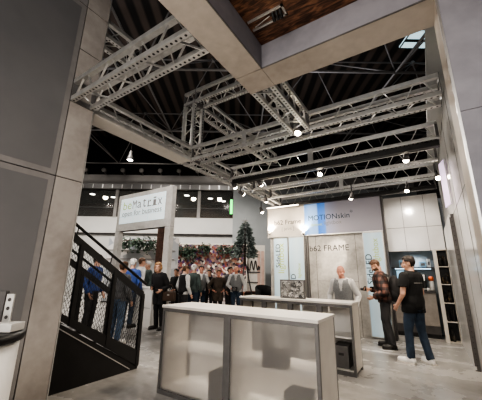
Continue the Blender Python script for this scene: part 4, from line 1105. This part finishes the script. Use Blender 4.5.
cmr = thing('camera', 'small black camera held by bearded man in plaid shirt', 'camera', wld(manP, (-.10, -.37, 1.12)), manP.rotation_euler.z)
part('body', bx((-.065, -.03, -.035), (.065, .03, .045), .008), M['black'], cmr); b = BM(); tube(b, (0, -.03, .0), (0, -.10, .0), .034, .03, 18); part('lens', b, M['darkgrey'], cmr, True); part('viewfinder', bx((-.025, -.02, .045), (.025, .03, .065), .005), M['black'], cmr)
# man behind the second counter
p, H = Vector((-1.49, 6.15, 0)), at_y(344, 266.5, 6.15).z+.03
man3 = person('bald man in grey waistcoat and white shirt standing behind the second counter', p, toward(p, -.25), H, 'shirt_white', 'long', 'trousers', 'shoe_dark', 'hair_grey', 'bald', skin='skin_red', vest='vest', lean=.20,
       el=((-.29, .0, 1.12), (.29, .0, 1.12)), wr=((-.25, -.17, .92), (.25, -.17, .92)), hpitch=.35, voxel=.010, girth=1.04)
# visitors in the hall
p, H = place(235.5, 320, 266)
man4 = person('man in grey waistcoat and white shirt holding a black camera at his belly', p, toward(p, -.1), H, 'shirt_white', 'long', 'jeans', 'shoe_dark', 'hair_grey', 'bald', skin='skin_red', vest='vest', voxel=.015,
       el=((-.30, .02, 1.12), (.30, .02, 1.12)), wr=((-.12, -.24, 1.0), (.28, -.12, .88)), hpitch=.2, belly=.04, girth=1.08)
cm4 = thing('camera', 'black camera hanging in front of far man in grey waistcoat', 'camera', wld(man4, (-.02, -.30, 1.0)), man4.rotation_euler.z)
part('body', bx((-.09, -.04, -.07), (.09, .05, .07), .015), M['black'], cm4); b = BM(); tube(b, (0, -.04, 0), (0, -.13, -.01), .05, .055, 16); part('lens', b, M['darkgrey'], cm4)
p, H = place(228, 317, 267)
person('person in dark grey jacket partly hidden behind the man with the camera', p, toward(p, .9), H, 'jacket_grey', 'long', 'trousers', 'shoe_dark', 'hair_dark', 'short', hpitch=.1)
p, H = place(217, 319, 269.5)
person('person in dark brown jacket with hands on hips, between two men in waistcoats', p, toward(p, .15), H, 'jacket_brown', 'long', 'coat_black', 'shoe_dark', 'hair_brown', 'short', skin='skin_red', lean=.18,
       el=((-.38, .02, 1.13), (.38, .02, 1.13)), wr=((-.20, -.12, 1.0), (.20, -.12, 1.0)), hpitch=.2, coat='jacket_brown', girth=1.05)
p, H = place(208, 315, 270)
person('person in black jacket with white collar standing behind the group', p, toward(p, -.2), H, 'coat_black', 'long', 'trousers', 'shoe_dark', 'hair_dark', 'short')
p, H = place(199, 317.5, 266)
person('man in grey waistcoat with white sleeves and jeans, middle of the group', p, toward(p, .1), H, 'shirt_white', 'long', 'jeans', 'shoe_dark', 'hair_dark', 'short', skin='skin_red', vest='vest',
       el=((-.28, .02, 1.12), (.31, .0, 1.13)), wr=((-.24, -.12, .9), (.30, -.15, .92)), girth=1.04)
p, H = place(190.5, 322, 264.8)
person('man in grey-green jacket and jeans seen from behind, left of the waistcoat man', p, toward(p, 2.6), H, 'jacket_green', 'long', 'jeans', 'shoe_dark', 'hair_grey', 'short', girth=1.05)
p, H = place(181, 325.5, 265.5)
person('man in black waistcoat with white sleeves, second from left of the group', p, toward(p, 2.2), H, 'shirt_white', 'long', 'trousers', 'shoe_dark', 'hair_brown', 'crop', vest='coat_black')
p, H = place(174, 319, 269)
person('person in black clothes at left end of the group', p, toward(p, -.6), H, 'coat_black', 'long', 'coat_black', 'shoe_dark', 'hair_dark', 'short', el=((-.27, .02, 1.12), (.27, -.02, 1.12)), wr=((-.15, -.25, 1.0), (.12, -.26, 1.02)))
# woman at the small counter
p, H = place(157.5, 329.5, 262.5)
wom = person('blonde person in long black coat beside the small white counter', p, toward(p, -.75), H, 'coat_black', 'long', 'coat_black', 'shoe_dark', 'hair_blond', 'long', skin='skin', voxel=.012,
       el=((-.26, -.02, 1.12), (.26, .0, 1.12)), wr=((-.10, -.24, 1.06), (.20, -.18, 1.02)), hpitch=-.05, hyaw=.5, coat='coat_black', loose=.024, lean=.24)
hbg = thing('handbag', 'dark brown handbag on the arm of blonde person in black', 'bag', wld(wom, (.34, -.02, .86)), wom.rotation_euler.z+.3)
part('body', bx((-.17, -.07, -.12), (.17, .07, .13), .03), M['leather'], hbg)
b = BM()
for i in range(10):
    a0, a1 = pi*i/10, pi*(i+1)/10
    tube(b, (.11*cos(a0), 0, .12+.19*sin(a0)), (.11*cos(a1), 0, .12+.19*sin(a1)), .010, seg=6)
part('handle', b, M['leather'], hbg); part('clasp', bx((-.03, -.078, .02), (.03, -.07, .06)), M['alu'], hbg)
p, H = on_ray(133, 259, 8.9)
person('person with white hair in royal blue jacket seen beyond the stair handrail', p, toward(p, 2.7), min(H, 1.9), 'jacket_blue', 'long', 'jeans', 'shoe_dark', 'hair_grey', 'short', girth=1.1)
p, H = on_ray(141, 258, 9.9)
person('brown-haired man in white shirt just right of the blue jacket', p, toward(p, 2.0), H, 'shirt_white', 'long', 'jeans', 'shoe_dark', 'hair_brown', 'short')
p, H = on_ray(150, 262, 11)
person('person in teal top behind the blonde person, under the garland', p, toward(p, -1.2), H, 'jacket_green', 'long', 'trousers', 'shoe_dark', 'hair_grey', 'short')
# behind the stair mesh
p, H = on_ray(123, 262, 7.0)
person('person in dark top and mid blue jeans behind the stair mesh', p, toward(p, 2.4), H, 'jacket_grey', 'long', 'jeans_light', 'shoe_white', 'hair_brown', 'short')
p, H = on_ray(97, 255, 8.2)
person('person in bright blue top behind upper part of the stair mesh', p, toward(p, 1.0), H, 'jacket_blue', 'long', 'trousers', 'shoe_dark', 'hair_dark', 'short')
tb0 = at_z(112, 331)
tbl = thing('bar_table', 'white bar table behind the stair mesh', 'table', tb0, 0)
b = BM(); lathe(b, [(.33, 1.04), (.34, 1.055), (.33, 1.07)], 28); part('table_top', b, M['white'], tbl, True); b = BM(); tube(b, (0, 0, .02), (0, 0, 1.04), .035); part('column', b, M['alu'], tbl, True); b = BM(); lathe(b, [(.24, 0), (.24, .015), (.04, .03)], 28); part('base', b, M['alu'], tbl, True)

# ------------------------------------------------------------------ lamps
ZL = H0-.13
L_ = [  # px, py, target, power, label, size
 (235, 187, (-3.6, 7.9, 1.2), 90, 'lit spotlight at left end of the second truss, left of the brighter pair', 60),
 (243, 194, (-3.3, 7.9, 2.9), 60, 'lit spotlight below and right of the left-end spotlight', 60),
 (261, 184.5, (-2.9, 7.95, 2.2), 170, 'large bright spotlight under left part of the third truss', 62),
 (320, 174, (-2.2, 4.3, 1.0), 260, 'bright spotlight hanging at the joint in the middle of the third truss', 70),
 (406, 160, (-.6, 6.6, 0.6), 260, 'bright spotlight under right end of the second truss', 66),
 (407, 190.5, (-1.0, 7.2, 0.0), 120, 'bright spotlight in front of the glossy kitchen panels', 60),
 (438, 178, (.45, 5.0, 1.2), 60, 'bright spotlight next to the lilac screen', 70),
 (351, 198, (-2.12, 7.98, 2.0), 330, 'spotlight above the lilac half of the header panel', 26),
 (266, 201, (-3.9, 7.95, 2.6), 40, 'spotlight at upper left corner of the beige header panel', 60),
 (262, 212, (-4.0, 7.95, 2.5), 30, 'small spotlight hanging left of the beige header panel', 60),
 (298, 132.5, (-2.0, 3.1, 1.0), 200, 'pinkish glowing lamp at the end of the short perforated truss', 80),
]
for x, y, tg, pw, lb, sz in L_:
    z = ZL
    if (x, y) == (262, 212): z = 3.3
    if (x, y) == (351, 198): z = at_y(351, 198, 6.95).z
    if (x, y) == (407, 190.5): z = 3.5-.1
    if (x, y) == (298, 132.5): z = H0-.04
    spot(x, y, z, tg, pw, lb, sz)
# uplight lamps at the lower corners of the beige header
for x, lb in ((269.5, 'small glowing lamp at lower left corner of the beige header'), (303, 'small glowing lamp at lower right corner of the beige header')):
    q = at_y(x, 233, YB-.16); t = thing('corner_lamp', lb, 'lamp', q, 0, 'header corner lamps')
    part('arm', bx((-.01, 0, -.05), (.01, .09, -.03)), M['alu'], t); b = BM(); tube(b, (0, 0, -.05), (0, 0, 0), .03, .04, 14); part('housing', b, M['darkgrey'], t, True); b = BM(); tube(b, (0, 0, .001), (0, 0, .005), .036, seg=14); part('lens', b, M['lamp_warm'], t)
    add_spot(q+Vector((0, .02, .03)), q+Vector((0, .16, 1)), 70, 125, .8, (1, .84, .66))

def area(loc, target, sx, sy, power, col):
    ld = bpy.data.lights.new('area', 'AREA'); ld.shape = 'RECTANGLE'; ld.size = sx; ld.size_y = sy; ld.energy = power; ld.color = col
    o = bpy.data.objects.new('area', ld); COL.objects.link(o); o.location = loc
    o.rotation_euler = (Vector(target)-Vector(loc)).to_track_quat('-Z', 'Y').to_euler(); return o
# hall lighting behind and above the viewer, cool; warm booth wash; hall aisle light; added fills
area((1.5, -5.5, 4.6), (-1.2, 3, 1.5), 6, 3, 300, (1, .965, .93))
area((-1.2, -.8, 3.2), (-1.6, 3.5, .4), 1.6, 1.0, 60, (1, .93, .85))
area((-1.8, -1.0, .5), (-2.0, 2.2, 3.7), 2.6, .6, 38, (1, .92, .84))  # added low fill standing in for light bounced off the floor
add_spot((-4.9, 3.2, 4.6), (-7.7, 6.2, 2.6), 420, 70, .7, (1, .95, .9), .1)  # added spot, brightens the sign portal
add_spot((-6.0, 3.0, 3.4), (-6.9, 5.7, .8), 130, 40, .7, (1, .95, .9), .08)  # added spot, brightens the small white counter
q = HR*-6.2+HF*11; q2 = HR*-5.4+HF*15; add_spot((q.x, q.y, 6.5), (q2.x, q2.y, 2.2), 700, 60, .8, (1, .95, .9), .2)  # unseen spot added for the board and garland behind the portal
add_spot((-5.6, 2.4, 3.2), (-5.9, 4.2, 0), 120, 110, .8, (1, .95, .9), .1)  # added fill light behind the stairs
add_spot((-.6, 6.3, 3.5), (-1.2, 6.93, 0), 330, 13, .15, (1, .95, .88), .02)
add_spot((-.3, 7.6, 3.4), (-.25, 8.8, 2.35), 70, 100, .8, (1, .92, .82), .08)  # spot added to brighten the kitchen upper panels
for x, y, pw in ((-1.6, 4.45, 75), (-1.7, 6.6, 45), (-.3, 5.7, 50), (-3.0, 6.6, 25)):
    add_spot((x, y, H0-.06), (x, y, 0), pw, 165, .5, (1, .90, .77), .12)
for u, d, z, pw in ((-9, 9, 8.3, 900), (-7, 14.5, 8.3, 1300), (-1.5, 15, 8.3, 1300), (-14, 15, 8.3, 1100), (4, 13, 8.3, 600)):
    q = HR*u+HF*d; add_spot((q.x, q.y, z), (q.x, q.y, 0), pw, 170, .4, (1, .94, .86), .3)
for u, pw in ((-13, 900), (-7.5, 900), (-2.5, 900)):      # added unseen spots that brighten the hall wall
    q = HR*u+HF*15; q2 = HR*u+HF*22; add_spot((q.x, q.y, 10.5), (q2.x, q2.y, 5), pw, 75, .9, (1, .95, .88), .3)
for u in (-12, -8, -4.2, -1.9):
    q = HR*u+HF*24.3; add_spot((q.x, q.y, 7.85), (q.x, q.y, 5.6), 260, 165, .5, (1, .88, .7), .2)
for u, d in ((-9, 9), (3, 11)):                     # unseen uplights added to lift the roof frame
    q = HR*u+HF*d; add_spot((q.x, q.y, 6.6), (q.x, q.y, 12), 420, 165, .8, (.9, .92, 1), .3)
# lamp inside the kitchen niche
add_spot((-.3, YK+.42, 2.08), (-.3, YK+.4, 1.1), 25, 150, .6, (.8, .9, 1), .05)

w = bpy.data.worlds.new('world'); scn.world = w; w.use_nodes = True
w.node_tree.nodes['Background'].inputs[0].default_value = (.62, .61, .60, 1); w.node_tree.nodes['Background'].inputs[1].default_value = .16
scn.view_settings.view_transform = 'AgX'; scn.view_settings.look = 'AgX - High Contrast'; scn.view_settings.exposure = 0.17
scn.cycles.use_denoising = True
bpy.data.scenes.remove(_scr)
for o in scn.objects:
    if '_h' in o: del o['_h']
